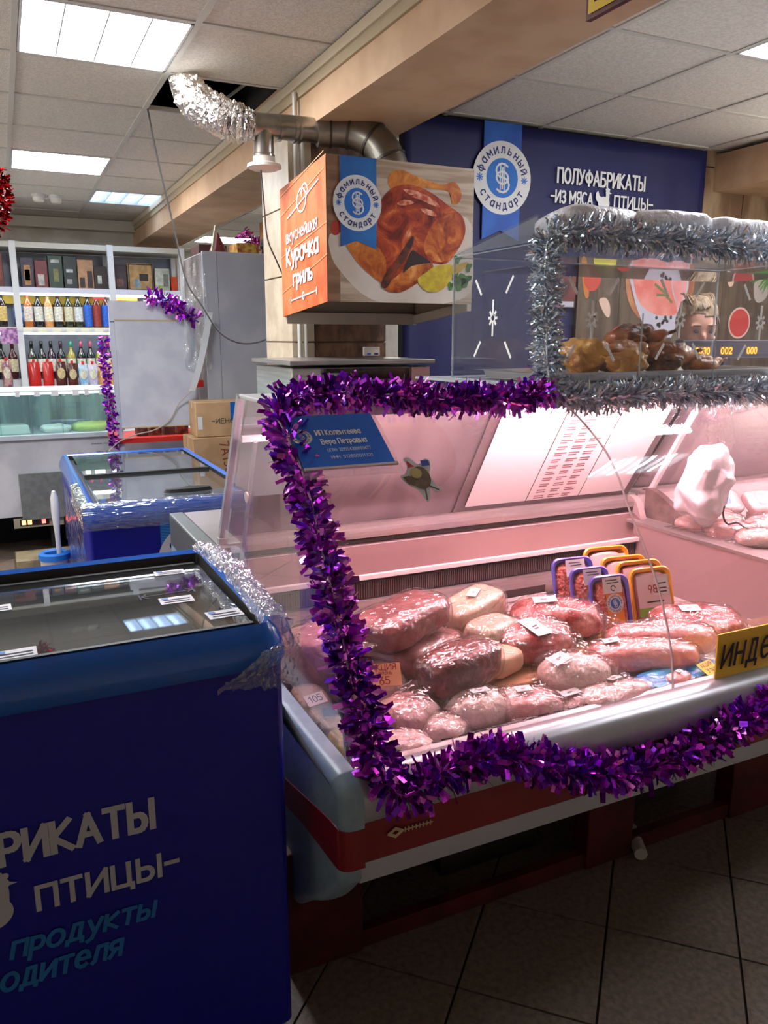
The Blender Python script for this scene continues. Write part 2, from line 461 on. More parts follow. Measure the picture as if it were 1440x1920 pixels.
struct('wall_far', B(-2.6, 1.70, 8.5, 8.6, 0, 3.05), m_wall)
struct('wall_end', B(1.60, 4.8, 11.0, 11.1, 0, 3.05), m_wall)
struct('wall_inner', B(1.60, 1.70, 8.6, 11.0, 0, 3.05), m_wall)
struct('wall_left', B(-2.6, -2.5, -2.2, 8.6, 0, 3.05), m_wall)
struct('wall_back', B(-2.6, 4.8, -2.2, -2.1, 0, 3.05), m_wall)
struct('wall_right', B(4.7, 4.8, -2.2, 11.1, 0, 3.05), m_wall)
wp = struct('wall_partition', B(1.93, 4.7, 3.79, 3.87, 0, 3.0), m_grout)
k = 0
for zi in range(8):      # stone tiles on the stretch beside the banner
    for xi in range(3):
        x0 = 3.60 + xi * .36
        if x0 + .354 > 4.695: continue
        bev(obj('wall_tile', B(x0, x0 + .354, 3.776, 3.79, .05 + zi * .36, .05 + zi * .36 + .354), m_walltile, wp), .002, 1)
obj('wall_skin', B(1.93, 3.60, 3.778, 3.79, 0, 2.64), m_wall, wp)

# ceiling: slab above, lay-in tiles and bars below
ce = struct('ceiling', B(-2.6, 4.8, -2.2, 11.1, 3.05, 3.12), m_gdark)
YL = [2.525 + .605 * k for k in range(-8, 15)]
lightcells = {(.15, 3.13), (.15, 5.55), (.75, 6.76), (2.745, 1.92), (2.745, .71), (2.15, 9.18)}
ccols = [(-.45, .15), (.15, .75), (.75, 1.285), (1.70, 2.15), (2.15, 2.745), (2.745, 3.34), (3.34, 3.94), (3.94, 4.54)]
gridb = bmesh.new()
def cell_light(x, y):
    return any(abs(x - a) < .03 and abs(y - b) < .05 for a, b in lightcells)
for ci, (xa, xb) in enumerate(ccols):
    for ya, yb in zip(YL, YL[1:]):
        if ya < .65 or ya > (8.3 if xa < 1.6 else 10.9): continue
        yb2 = min(yb, 8.49 if xa < 1.6 else 10.99)
        if xa > 1.6 and xb > 3.4 and ya > 3.8: continue
        if cell_light(xa, ya): continue
        if abs(xa - .75) < .01 and 3.6 < ya < 4.2: continue          # missing tile: dark opening
        dz = random.uniform(0, .003)
        obj('ceiling_tile', B(xa + .008, xb - .008, ya + .008, yb2 - .008, CZ + dz, CZ + .014 + dz), m_ceil, ce)
for xs, y0, y1 in ((-.45, .7, 8.49), (.15, .7, 8.49), (.75, .7, 8.49), (2.15, .7, 10.99), (2.745, .7, 10.99), (3.34, .7, 3.78), (3.94, .7, 3.78), (4.54, .7, 3.78)):
    B(xs - .012, xs + .012, y0, y1, CZ - .004, CZ + .02, gridb)
for y in YL:
    if y < .65 or y > 10.9: continue
    if y < 8.4: B(-.45, 1.285, y - .012, y + .012, CZ - .0035, CZ + .018, gridb)
    B(1.70, 4.6 if y < 3.8 else 3.34, y - .012, y + .012, CZ - .0035, CZ + .018, gridb)
obj('ceiling_grid', gridb, m_grid, ce)
rest = bmesh.new()
B(-2.5, -.46, -2.1, 8.5, CZ, CZ + .02, rest); B(-.45, 1.285, -2.1, .705, CZ, CZ + .02, rest); B(1.70, 4.7, -2.1, .705, CZ, CZ + .02, rest)
B(4.545, 4.7, .7, 3.79, CZ, CZ + .02, rest); B(3.35, 4.7, 3.87, 11.0, CZ, CZ + .02, rest)
obj('ceiling_panel', rest, m_ceil, ce)
# dark rails and pipe seen inside the opening
ob = bmesh.new()
TUBE([(.80, 4.05, 2.80), (1.26, 4.12, 2.80)], .02, 8, ob); TUBE([(1.05, 3.7, 2.86), (1.0, 4.6, 2.86)], .03, 8, ob); TUBE([(1.2, 3.7, 2.74), (1.14, 4.4, 2.74)], .008, 6, ob)
obj('plenum_pipe', ob, M('plenum_metal', (120, 116, 108), .6), ce)

obj('plenum_dark_liner', B(1.268, 1.284, 3.2, 4.9, CZ + .03, 3.05), m_gdark, ce); obj('plenum_dark_liner', B(.74, 1.284, 4.9, 4.91, CZ + .03, 3.05), m_gdark, ce)  # added dark liners, painting shade over the lit beam side
bmx = struct('trim_1', B(1.285, 1.70, -2.1, 8.5, 2.44, 3.05), m_beam)
# two-step moulding along the beam's edge
obj('moulding', B(1.262, 1.285, -2.0, 8.49, 2.615, CZ - .005), M('beam_trim', (205, 190, 165), .6), bmx)
obj('moulding', B(1.273, 1.285, -2.0, 8.49, 2.575, 2.615), M('beam_trim2', (176, 158, 128), .6), bmx)
# far end: second downstand beam across
bm2 = struct('trim_2', B(-2.5, 1.285, 8.35, 8.499, 2.56, 2.655), M('far_beam', (206, 200, 188), .7))
cr = struct('trim_3', B(4.05, 4.7, 3.3, 3.79, 2.43, 2.64), m_beam)

# column under the beam, cased in tiles
cl = struct('column', B(1.255, 1.72, 3.60, 4.02, 0, 2.44), M('column_grout', (120, 104, 86), .9))
for zi in range(8):
    z0 = zi * .306
    z1 = min(z0 + .302, 2.438)
    obj('column_tile', B(1.235, 1.345, 3.588, 3.60, z0 + .003, z1), m_ctile, cl)
    obj('column_tile', B(1.243, 1.255, 3.60, 4.02, z0 + .003, z1), m_ctile, cl)
    obj('column_tile', B(1.349, 1.72, 3.588, 3.60, z0 + .003, z1), m_marble, cl)
# ================================================================== CEILING LIGHTS
m_frame = M('lamp_frame', (215, 215, 215), .4)
m_louv = M('louvre', (235, 238, 242), .25, metal=.6)
def troffer(xa, xb, ya, yb, strength, colr, label, blades=True, ntube=4):
    t = thing('ceiling_light', label, 'ceiling light', ((xa + xb) / 2, (ya + yb) / 2, CZ), 0, 'recessed ceiling lights')
    x0, x1, y0, y1 = xa + .01, xb - .01, ya + .01, yb - .01
    fr = bmesh.new()
    B(x0, x1, y0, y1, CZ + .075, CZ + .085, fr)
    for a in ((x0, x0 + .012, y0, y1), (x1 - .012, x1, y0, y1), (x0, x1, y0, y0 + .012), (x0, x1, y1 - .012, y1)):
        B(a[0], a[1], a[2], a[3], CZ - .004, CZ + .08, fr)
    obj('housing', fr, m_frame, t)
    tb_em = colr in 'bt'
    em = EMIT('lamp_%s_%d' % (colr, int(strength)), {'w': (244, 248, 255), 't': (244, 248, 255), 'b': (190, 218, 255)}[colr], strength)
    for i in range(ntube):
        x = x0 + (x1 - x0) * (i + .5) / ntube
        obj('tube', TUBE([(x, y0 + .02, CZ + .055), (x, y1 - .02, CZ + .055)], .02 if colr == 'w' else .014, 8), em if tb_em else m_frame, t)
    lv = bmesh.new()
    for i in range(1, ntube):
        x = x0 + (x1 - x0) * i / ntube
        HEX([(x - .002, y0 + .012, CZ), (x + .002, y0 + .012, CZ), (x + .002, y1 - .012, CZ), (x - .002, y1 - .012, CZ),
             (x - .014, y0 + .012, CZ + .045), (x + .014, y0 + .012, CZ + .045), (x + .014, y1 - .012, CZ + .045), (x - .014, y1 - .012, CZ + .045)], lv)
    for j in range(1, 8):
        y = y0 + (y1 - y0) * j / 8
        B(x0 + .012, x1 - .012, y - .001, y + .001, CZ + .005, CZ + .04, lv)
    if colr != 'w': obj('louvre', lv, m_louv, t)
    else: lv.free()
    if colr == 'w': obj('diffuser', B(x0 + .014, x1 - .014, y0 + .014, y1 - .014, CZ + .002, CZ + .008), em, t)
    if colr == 'w':
        for k in range(1, 4):
            x = x0 + (x1 - x0) * k / 4; obj('diffuser_rib', B(x - .003, x + .003, y0 + .014, y1 - .014, CZ - .002, CZ + .002), m_frame, t)
    return t
troffer(.15, .75, 3.13, 3.735, LAMP_WHITE, 'w', 'bright square ceiling light beside the open dark ceiling hole')
troffer(.15, .75, 5.55, 6.155, LAMP_WHITE, 'w', 'bright square ceiling light farther back above the bottle shelves')
troffer(.75, 1.285, 6.76, 7.365, LAMP_DIM, 'b', 'dull bluish louvred ceiling light near the far beam')
troffer(2.745, 3.34, 1.92, 2.525, LAMP_WHITE, 'w', 'louvred ceiling light cut off by the right photo edge')
troffer(2.15, 2.745, 9.18, 9.785, LAMP_WHITE, 'w', 'ceiling light glimpsed far away over the tall white cabinet')

troffer(2.745, 3.34, .71, 1.315, LAMP_WHITE, 't', 'louvred ceiling light above the customer side, outside the photo')
# unseen fill lights added to brighten ceiling and room, shaped as suspended luminaires
for i, (x, y, zz, lb) in enumerate(((-1.45, 2.5, 2.28, 'added fill light left of the freezers, outside the photo'), (-1.45, 4.0, 2.28, 'added fill light left of the aisle, outside the photo'), (-2.1, 5.6, 2.28, 'added fill light left of the bottle shelves, outside the photo'), (4.15, 2.2, 2.25, 'added fill light at the right behind the counter'), (2.6, 6.0, 2.35, 'added fill light in the room behind the banner'))):
    t = thing('ceiling_light', lb, 'ceiling light', (x, y, zz), 0, 'added fill lights')
    obj('mount', B(x - .05, x + .05, y - .5, y + .5, zz + .03, zz + .05), m_frame, t)
    for dy in (-.4, .4): obj('rod', TUBE([(x, y + dy, zz + .05), (x, y + dy, CZ - .001)], .006, 6), m_frame, t)
    bev(obj('diffuser', B(x - .12, x + .12, y - .6, y + .6, zz - .03, zz + .03), EMIT('lamp_fill', (250, 248, 244), LAMP_FILL), t), .01)

# smoke detectors
for i, x in enumerate((.373, .501)):
    t = thing('smoke_detector', ('left' if i == 0 else 'right') + ' one of two white smoke detectors on the ceiling', 'smoke detector', (x, 7.15, CZ), 0, 'smoke detectors')
    obj('base', LATHE([(.055, 0), (.055, -.018), (.05, -.022)], 20, None, TRS((x, 7.15, CZ - .001))), m_frame, t)
    obj('sensor_head', LATHE([(.045, -.022), (.042, -.05), (.03, -.06), (0, -.062)], 20, None, TRS((x, 7.15, CZ))), M('detector_head', (225, 222, 212), .5), t)

# ================================================================== DUCT, HOOD
m_steel = M('galvanised', (176, 172, 166), .28, metal=.95, c2=(140, 136, 130), scale=6)
m_foil = M('foil_duct', (225, 220, 215), .16, metal=1.0, bump=.9, bscale=45)
d = thing('ventilation_duct', 'silver ventilation duct of crumpled foil hose and steel pipe under ceiling', 'duct', (1.1, 3.4, 2.4))
path = CR([(.86, 3.93, 2.84), (.84, 3.80, 2.66), (.84, 3.60, 2.52), (.90, 3.47, 2.445), (.97, 3.415, 2.412), (1.03, 3.402, 2.409)], 14)
bm = bmesh.new()
n = 18; rings = []
up = None
for i, p in enumerate(path):
    dr = (path[min(i + 1, len(path) - 1)] - path[max(i - 1, 0)]).normalized()
    s = dr.cross(Vector((0, 1, 0))).normalized(); u = s.cross(dr).normalized()
    tt = i / (len(path) - 1); base = (.056 + .012 * sin(i * 1.9) + .012 * min(1, tt * 3)) * (1 - max(0, tt - .8) * 5) + .054 * max(0, tt - .8) * 5
    rings.append([bm.verts.new(p + (s * cos(2 * pi * k / n) + u * sin(2 * pi * k / n)) * base * (1 + .28 * noise.noise(Vector((k * .9, i * .7, 3.1))))) for k in range(n)])
for a, b in zip(rings, rings[1:]):
    for k in range(n): bm.faces.new((a[k], a[(k + 1) % n], b[(k + 1) % n], b[k]))
obj('foil_hose', bm, m_foil, d)
o = smooth(obj('steel_pipe', TUBE([(.98, 3.405, 2.405), (1.19, 3.40, 2.413), (1.33, 3.40, 2.415)], .05, 20), m_steel, d), 50)
for x in (1.0, 1.02, 1.135, 1.2, 1.22): smooth(obj('joint_ring', TUBE([(x - .006, 3.402, 2.408), (x + .006, 3.402, 2.408)], .054, 20), m_steel, d))
t_ = obj('tee_branch', LATHE([(.042, 2.40), (.042, 2.30), (.046, 2.296), (.046, 2.288), (.04, 2.285)], 20, None, TRS((1.065, 3.40, 0))), m_steel, d); smooth(t_)
cp = obj('outlet_cap', LATHE([(.045, 2.292), (.047, 2.265), (.07, 2.258), (.072, 2.245), (.05, 2.236), (.0, 2.238)], 24, None, TRS((1.065, 3.40, 0))), M('white_plastic', (214, 205, 195), .5), d); smooth(cp)
el = CR([(1.30, 3.40, 2.415), (1.38, 3.38, 2.42), (1.46, 3.34, 2.41), (1.535, 3.28, 2.36), (1.575, 3.24, 2.27), (1.58, 3.235, 2.20)], 4)
smooth(obj('elbow', TUBE(el, .06, 20, None, lambda t: .066 + .012 * t), m_steel, d), 50)
for i in (3, 7, 11, 15, 18):
    p, q = el[i], el[i + 1]; dd = (q - p).normalized() * .005
    smooth(obj('joint_ring', TUBE([p - dd, p + dd], .071 + .012 * i / 20, 20), M('joint_dark', (90, 84, 78), .4, metal=.9), d))

hd = thing('extractor_hood', 'hanging extractor hood box printed with roast chicken and orange side', 'hood', (1.5, 3.2, 1.66))
F0, F1, ZF0, ZF1, YF = 1.185, 1.848, 1.69, 2.236, 3.0
K0, K1, ZB0, ZB1, YB = 1.148, 1.806, 1.640, 2.172, 3.45
m_hood = M('hood_panel', (150, 128, 108), .6)
hb = bmesh.new()
def ring(bm, pts): return [bm.verts.new(p) for p in pts]
a = ring(hb, [(F0, YF, ZF0), (F1, YF, ZF0), (F1, YF, ZF1), (F0, YF, ZF1)]); b = ring(hb, [(K0, YB, ZB0), (K1, YB, ZB0), (K1, YB, ZB1), (K0, YB, ZB1)])
hb.faces.new(a)
for i, j in ((1, 2), (2, 3), (3, 0)): hb.faces.new((a[i], b[i], b[j], a[j]))
hb.faces.new(b[::-1])
obj('shell', hb, m_hood, hd)
# steel lip under the hood
lp = bmesh.new()
HEX([(K0 + .01, YB - .02, ZB0 - .03), (K1, YB - .02, ZB0 - .03), (K1, YB, ZB0 - .03), (K0 + .01, YB, ZB0 - .03), (K0 + .01, YB - .02, ZB0 + .02), (K1, YB - .02, ZB0 + .02), (K1, YB, ZB0 + .02), (K0 + .01, YB, ZB0 + .02)], lp)
obj('rear_lip', lp, M('hood_lip', (190, 175, 160), .5), hd)
lp = bmesh.new()
HEX([(F1 - .02, YF, ZF0 - .028), (F1, YF, ZF0 - .028), (K1, YB, ZB0 - .028), (K1 - .02, YB, ZB0 - .028), (F1 - .02, YF, ZF0 + .01), (F1, YF, ZF0 + .01), (K1, YB, ZB0 + .01), (K1 - .02, YB, ZB0 + .01)], lp)
obj('side_lip', lp, M('hood_lip', (190, 175, 160), .5), hd)
S = Surf((F0, YF - .001, ZF0), (F1 - F0, 0, 0), (0, 0, ZF1 - ZF0))
def zp(pts):
    out = []
    for x, y in pts:
        u = v = .5
        for _ in range(4):
            xl = 428 - 48 * v; xr = 1395 - 20 * v; u = (x - xl) / (xr - xl)
            yt = 100 + 100 * u; yb = 1103 + 7 * u; v = (yb - y) / (yb - yt)
        out.append((min(max(u, .002), .998), min(max(v, .002), .998)))
    return out[::-1]
m_wood = M('print_wood', (196, 178, 158), .55, c2=(160, 136, 112), scale=3, stretch=(1, 1, 14))
fp = poly('front_print', S, rect(0, 1, 0, 1), m_wood, hd, .0005)
poly('print_plank_line', S, rect(.0, 1, .548, .553), M('print_line', (110, 84, 64), .6), fp, .0009)
poly('print_wood_dark', S, rect(0, .08, 0, 1), M('print_wood_dark', (150, 110, 80), .55, c2=(120, 84, 60), scale=3, stretch=(1, 1, 10)), fp, .0008)
poly('print_plate', S, zp([(420, 640), (440, 800), (520, 920), (620, 1030), (740, 1098), (900, 1108), (1100, 1108), (1240, 1098), (1390, 1010), (1392, 700), (1330, 520), (1000, 480), (700, 560), (530, 620)]), M('print_plate', (222, 212, 202), .5, c2=(205, 190, 176), scale=4), fp, .001, 3)
m_skin = ROAST('print_roast', [(.28, (50, 12, 6)), (.42, (130, 34, 14)), (.52, (176, 62, 26)), (.62, (206, 104, 46)), (.72, (240, 190, 150))], 9)
m_skin2 = ROAST('print_roast_light', [(.28, (110, 40, 12)), (.42, (176, 84, 26)), (.56, (214, 130, 46)), (.70, (236, 176, 96))], 9)
m_skin3 = M('print_roast_dark', (130, 52, 18), .4, c2=(58, 20, 10), scale=22, detail=6)
rb = [(780, 290), (800, 220), (870, 205), (930, 230), (1050, 275), (1150, 300), (1240, 285), (1290, 370), (1260, 430), (1220, 420), (1200, 350), (1090, 330), (1000, 320), (900, 320), (820, 340)]
poly('print_chicken_leg', S, zp(rb), m_skin2, fp, .0015, 3)
poly('print_chicken_body', S, zp([(730, 430), (800, 330), (900, 300), (1000, 320), (1100, 370), (1200, 440), (1290, 500), (1325, 570), (1320, 650), (1270, 750), (1200, 830), (1100, 830), (1000, 800), (950, 850), (900, 900), (830, 960), (780, 990), (740, 950), (640, 860), (550, 750), (530, 700), (600, 670), (700, 700), (720, 560)]), m_skin, fp, .002, 3)
poly('print_chicken_breast', S, zp([(530, 700), (610, 680), (700, 700), (760, 760), (790, 850), (770, 960), (720, 940), (620, 850), (555, 760)]), m_skin2, fp, .0025, 3)
poly('print_chicken_thigh', S, zp([(1040, 690), (1090, 580), (1200, 490), (1290, 510), (1320, 600), (1300, 700), (1200, 810), (1100, 810), (1050, 760)]), ROAST('print_thigh', [(.28, (96, 30, 10)), (.42, (166, 64, 22)), (.56, (210, 116, 44)), (.72, (240, 180, 110))], 10), fp, .0025, 3)
poly('print_chicken_drumstick', S, zp([(780, 1000), (850, 930), (950, 850), (1060, 810), (1110, 850), (1060, 920), (1000, 970), (900, 1030), (820, 1030)]), ROAST('print_drum', [(.28, (80, 26, 10)), (.44, (150, 62, 22)), (.6, (206, 116, 44)), (.72, (230, 160, 90))], 12), fp, .003, 3)
poly('print_chicken_wing', S, zp([(760, 990), (780, 920), (870, 780), (950, 650), (965, 680), (920, 800), (850, 900), (800, 1000)]), m_skin3, fp, .0035, 3)
poly('print_shadow_cavity', S, zp([(930, 800), (960, 740), (1010, 770), (1090, 820), (1060, 830), (960, 850), (900, 900)]), M('print_black', (40, 16, 8), .5), fp, .0032, 3)
for q in ([(940, 380), (1010, 360), (1090, 400), (1140, 450), (1090, 440), (1000, 400)], [(880, 330), (960, 340), (1000, 360), (930, 370)], [(840, 430), (890, 400), (960, 420), (900, 440)], [(1000, 460), (1080, 470), (1120, 510), (1050, 500)]):
    poly('print_gloss', S, zp(q), M('print_gloss', (236, 170, 140), .4, c2=(190, 70, 40), scale=40, detail=5), fp, .003, 2)
poly('print_tomato', S, zp([(425, 600), (440, 550), (480, 540), (490, 600), (470, 640), (440, 640)]), M('print_tomato', (170, 50, 34), .5), fp, .0012, 3)
poly('print_lemon', S, zp([(1005, 935), (1020, 980), (1060, 1015), (1110, 1028), (1180, 1010), (1230, 950), (1250, 880), (1245, 840), (1200, 835), (1120, 850), (1070, 885)]), M('print_lemon', (210, 190, 40), .5, c2=(190, 160, 30), scale=30), fp, .0035, 2)
for cx, cy, s in ((1270, 880, 40), (1300, 960, 46), (1340, 940, 44), (1280, 800, 26), (1360, 850, 30), (1240, 980, 26)):
    poly('print_parsley', S, zp([(cx + s * (1 + .4 * sin(k * 5)) * cos(k * pi / 7), cy + s * (1 + .4 * sin(k * 5)) * sin(k * pi / 7)) for k in range(14)]), M('print_parsley', (70, 130, 40), .6, c2=(30, 80, 20), scale=40), fp, .003)
poly('print_lemon_slice', S, zp([(1240, 850), (1310, 830), (1350, 815), (1340, 850), (1290, 890), (1245, 905)]), M('print_lemon2', (200, 160, 50), .5), fp, .0042, 2)
S2 = Surf((F0, YF - .001, ZF0), (1, 0, 0), (0, 0, 1))
rbm = M('ribbon_print', (24, 112, 190), .55, c2=(16, 92, 168), scale=6)
rbn = poly('ribbon', S2, [(.055, .545), (.055, .21), (.125, .235), (.21, .205), (.21, .545)][::-1], rbm, hd, .0045)
medallion(S2, .128, .375, .104, hd, .0052)
# orange side
LU = Vector((F0 - K0, YF - YB, ZF0 - ZB0)); LV = Vector((0, 0, ZB1 - ZB0))
S3 = Surf((K0 - .002, YB, ZB0), LU, LV)
m_or = M('orange_print', (208, 116, 66), .55, c2=(192, 88, 38), scale=3, stretch=(1, 6, 3))
lp_ = bmesh.new(); lp_.faces.new([lp_.verts.new(p) for p in [(K0 - .002, YB, ZB0), (F0 - .002, YF, ZF0), (F0 - .002, YF, ZF1), (K0 - .002, YB, ZB1)]])
sp_ = obj('side_print', lp_, m_or, hd)
S4 = Surf((K0 - .003, YB, ZB0), LU.normalized(), LV.normalized())
mw = M('print_white', (225, 225, 225), .6)
sl = .0
text('lettering', S4, 'вкуснейшая', .065, .297, .046, mw, hd, .31, .13, .002, .2)
text('lettering', S4, 'Курочка', .065, .205, .068, mw, hd, .315, .2, .002, .2)
text('lettering', S4, 'гриль', .13, .112, .056, mw, hd, .19, .22, .002, .22)
bm = stroke_bm(S4, [[(.08, .395), (.39, .47)], [(.10, .055), (.36, .058)], [(.10, .045), (.10, .07)], [(.36, .045), (.36, .07)]], .006, .002)
stroke_bm(S4, [arcp(.23, .435, .045, .045, 0, 360, 14), arcp(.26, .46, .03, .03, -60, 200, 8), arcp(.23, .057, .01, .014, 0, 360, 8)], .007, .002, bm)
obj('spit_drawing', bm, mw, hd)
bm = stroke_bm(S4, [[(0, .5), (.44, .56)], [(0, .42), (.44, .50)], [(0, .25), (.46, .3)], [(0, .1), (.46, .18)]], .004, .001)
obj('pattern_line', bm, M('orange_line', (235, 160, 110), .6), hd)

# pipes up the column
for i, (x, r) in enumerate(((1.262, .011), (1.292, .011))):
    p = obj('water_pipe', TUBE([(x, 3.56, .3), (x, 3.56, 2.60)], r, 10), M('pipe_white', (205, 200, 190), .4)); smooth(p)
    tag(p, ('left' if i == 0 else 'right') + ' one of two thin white pipes running up the column', 'pipe', 'pipes on the column')
# hanging sign, corner at the top edge
sg = thing('hanging_sign', 'dark red sign with yellow border, its corner at the top edge', 'sign', (1.3, 1.45, 2.27))
sx = 1.30
obj('board', B(sx, sx + .014, .95, 1.633, 2.27, 2.438), M('sign_red', (96, 34, 28), .5, c2=(70, 20, 18), scale=8), sg)
SS = Surf((sx - .001, 1.633, 2.27), (0, -1, 0), (0, 0, 1))
obj('border', stroke_bm(SS, [[(.02, .168), (.02, .02), (.66, .02)]], .02, .0015), M('sign_yellow', (225, 190, 30), .5), sg)
# ================================================================== BANNER, POSTERS
m_blue = M('banner_blue', (10, 16, 84), .6, c2=(8, 13, 74), scale=2)
m_blue_l = M('banner_stripe', (28, 96, 190), .6, c2=(20, 70, 160), scale=3)
bn = thing('wall_banner', 'large dark blue wall banner with white poultry lettering and round emblem', 'banner', (2.9, 3.74, 1.2))
bb = bmesh.new()
nx, nz = 40, 24
gv = [[bb.verts.new((1.89 + 2.045 * i / nx, 3.742 + .010 * noise.noise(Vector((i * .35, j * .12, 0))), .95 + (2.632 + .012 * i / nx - .95) * j / nz)) for i in range(nx + 1)] for j in range(nz + 1)]
for j in range(nz):
    for i in range(nx): bb.faces.new((gv[j][i], gv[j][i + 1], gv[j + 1][i + 1], gv[j + 1][i]))
o = smooth(obj('cloth', bb, m_blue, bn)); sd = o.modifiers.new('s', 'SOLIDIFY'); sd.thickness = .004; sd.offset = 1
SB = Surf((0, 3.726, 0), (1, 0, 0), (0, 0, 1))
poly('ribbon', SB, [(2.35, 2.642), (2.35, 2.06), (2.465, 2.11), (2.585, 2.06), (2.585, 2.645)][::-1], m_blue_l, bn, .001)
medallion(SB, 2.468, 2.372, .182, bn, .002)
mw = M('print_white', (225, 225, 225), .6)
text('lettering', SB, 'ПОЛУФАБРИКАТЫ', 2.83, 2.382, .072, mw, bn, .62, .17, .002)
text('lettering', SB, '-ИЗ МЯСА', 2.79, 2.278, .06, mw, bn, .285, .17, .002)
hen(SB, 3.155, 2.305, .10, mw, bn, .002)
text('lettering', SB, 'ПТИЦЫ-', 3.235, 2.278, .06, mw, bn, .285, .17, .002)

# food poster behind the plexiglass box
fp2 = thing('food_poster', 'wooden-plank food poster with pink ham slices behind the plexiglass box', 'poster', (3.4, 3.70, 1.3))
obj('board', B(2.985, 4.69, 3.700, 3.718, 1.05, 1.995), M('poster_wood', (104, 84, 66), .5, c2=(74, 54, 42), scale=5, detail=5, stretch=(4, 1, .5)), fp2)
SP = Surf((0, 3.6995, 0), (1, 0, 0), (0, 0, 1))
for x in (3.12, 3.29, 3.49, 3.70, 3.92, 4.12, 4.34, 4.56): poly('plank_line', SP, rect(x, x + .006, 1.05, 1.995), M('poster_gap', (56, 40, 30), .6), fp2, .0008)
m_board = M('poster_board', (196, 132, 84), .5, c2=(170, 100, 60), scale=6); m_ham = M('poster_ham', (238, 150, 140), .5, c2=(226, 110, 100), scale=9)
def clip(pts): return [(x, min(y, 1.993)) for x, y in pts]
poly('cutting_board_print', SP, clip(disc(3.605, 1.88, .275, 40, .26)), m_board, fp2, .0012)
poly('board_edge_print', SP, clip(disc(3.615, 1.885, .25, 40, .235)), M('poster_board2', (150, 66, 50), .5, c2=(176, 100, 66), scale=6), fp2, .0015)
poly('paper_print', SP, [(3.34, 1.93), (3.42, 1.74), (3.50, 1.60), (3.535, 1.55), (3.72, 1.55), (3.79, 1.70), (3.83, 1.85), (3.825, 1.99), (3.37, 1.99)], M('poster_paper', (196, 190, 205), .5), fp2, .0018)
poly('ham_print', SP, [(3.385, 1.99), (3.40, 1.84), (3.46, 1.74), (3.565, 1.69), (3.66, 1.68), (3.755, 1.70), (3.70, 1.82), (3.63, 1.99)], m_ham, fp2, .0024, 3)
poly('ham_print', SP, [(3.65, 1.985), (3.70, 1.85), (3.765, 1.72), (3.80, 1.80), (3.81, 1.985)], M('poster_ham2', (240, 165, 165), .5, c2=(232, 140, 140), scale=9), fp2, .003, 3)
for k in range(11): poly('peppercorn_print', SP, disc(3.65 + random.uniform(-.07, .07), 1.645 + random.uniform(-.028, .028), .011, 8), M('poster_pepper', (52, 44, 46), .6), fp2, .0032)
obj('thyme_print', stroke_bm(SP, [[(3.56, 1.86), (3.63, 1.82), (3.70, 1.76)], [(3.58, 1.80), (3.67, 1.80)], [(3.62, 1.87), (3.66, 1.79)]], .016, .0035), M('poster_thyme', (120, 116, 66), .6), fp2)
poly('tomato_print', SP, disc(3.085, 1.885, .062, 24, .075), M('poster_tomato', (205, 60, 42), .45), fp2, .0012)
poly('pepper_pod_print', SP, [(3.00, 1.985), (3.015, 1.86), (3.04, 1.775), (3.065, 1.78), (3.06, 1.84), (3.035, 1.985)], M('poster_pod', (205, 120, 40), .5), fp2, .001, 2)
poly('lemon_print', SP, [(3.17 + .085 * cos(a), 1.99 + .085 * sin(a)) for a in [pi + pi * k / 12 for k in range(13)]], M('poster_lemon', (225, 210, 50), .5), fp2, .0016)
poly('garlic_print', SP, [(3.14, 1.76), (3.19, 1.68), (3.225, 1.67), (3.225, 1.73), (3.19, 1.775)], M('poster_garlic', (225, 190, 170), .5), fp2, .0016, 3)
poly('garlic_print', SP, [(4.14, 1.95), (4.17, 1.87), (4.205, 1.87), (4.215, 1.92), (4.18, 1.955)], M('poster_garlic', (225, 190, 170), .5), fp2, .0016, 3)
poly('tomato_slice_print', SP, disc(4.295, 1.642, .098), M('poster_rim', (230, 190, 180), .5), fp2, .0016)
poly('tomato_slice_print', SP, disc(4.295, 1.642, .086), M('poster_slice', (205, 56, 56), .45), fp2, .0022)
poly('tomato_slice_print', SP, disc(3.31, 1.53, .085), M('poster_tomato', (205, 60, 42), .45), fp2, .0016)
poly('mushroom_print', SP, [(4.40, 1.90), (4.41, 1.80), (4.46, 1.77), (4.53, 1.82), (4.50, 1.91)], M('poster_mush', (190, 175, 168), .5), fp2, .0016, 3)
bm = bmesh.new()
for k in range(30):
    a = R(185 + k * 3.2); stroke_bm(SP, [[(4.56, 1.975), (4.56 + .26 * cos(a) * random.uniform(.6, 1), 1.955 + .14 * sin(a) * random.uniform(.3, 1))]], .009, .0024, bm)
obj('dill_print', bm, M('poster_dill', (70, 140, 50), .6), fp2)
fp3 = thing('minced_meat_poster', 'small dark poster of minced meat left of the plank poster', 'poster', (2.88, 3.70, 1.6))
obj('board', B(2.795, 2.97, 3.70, 3.715, 1.715, 1.99), M('mince_poster', (120, 40, 44), .5, c2=(58, 20, 26), scale=16, detail=6), fp3)
poly('caption', Surf((0, 3.6995, 0), (1, 0, 0), (0, 0, 1)), rect(2.87, 2.96, 1.72, 1.75), M('poster_paper', (196, 190, 205), .5), fp3, .001)

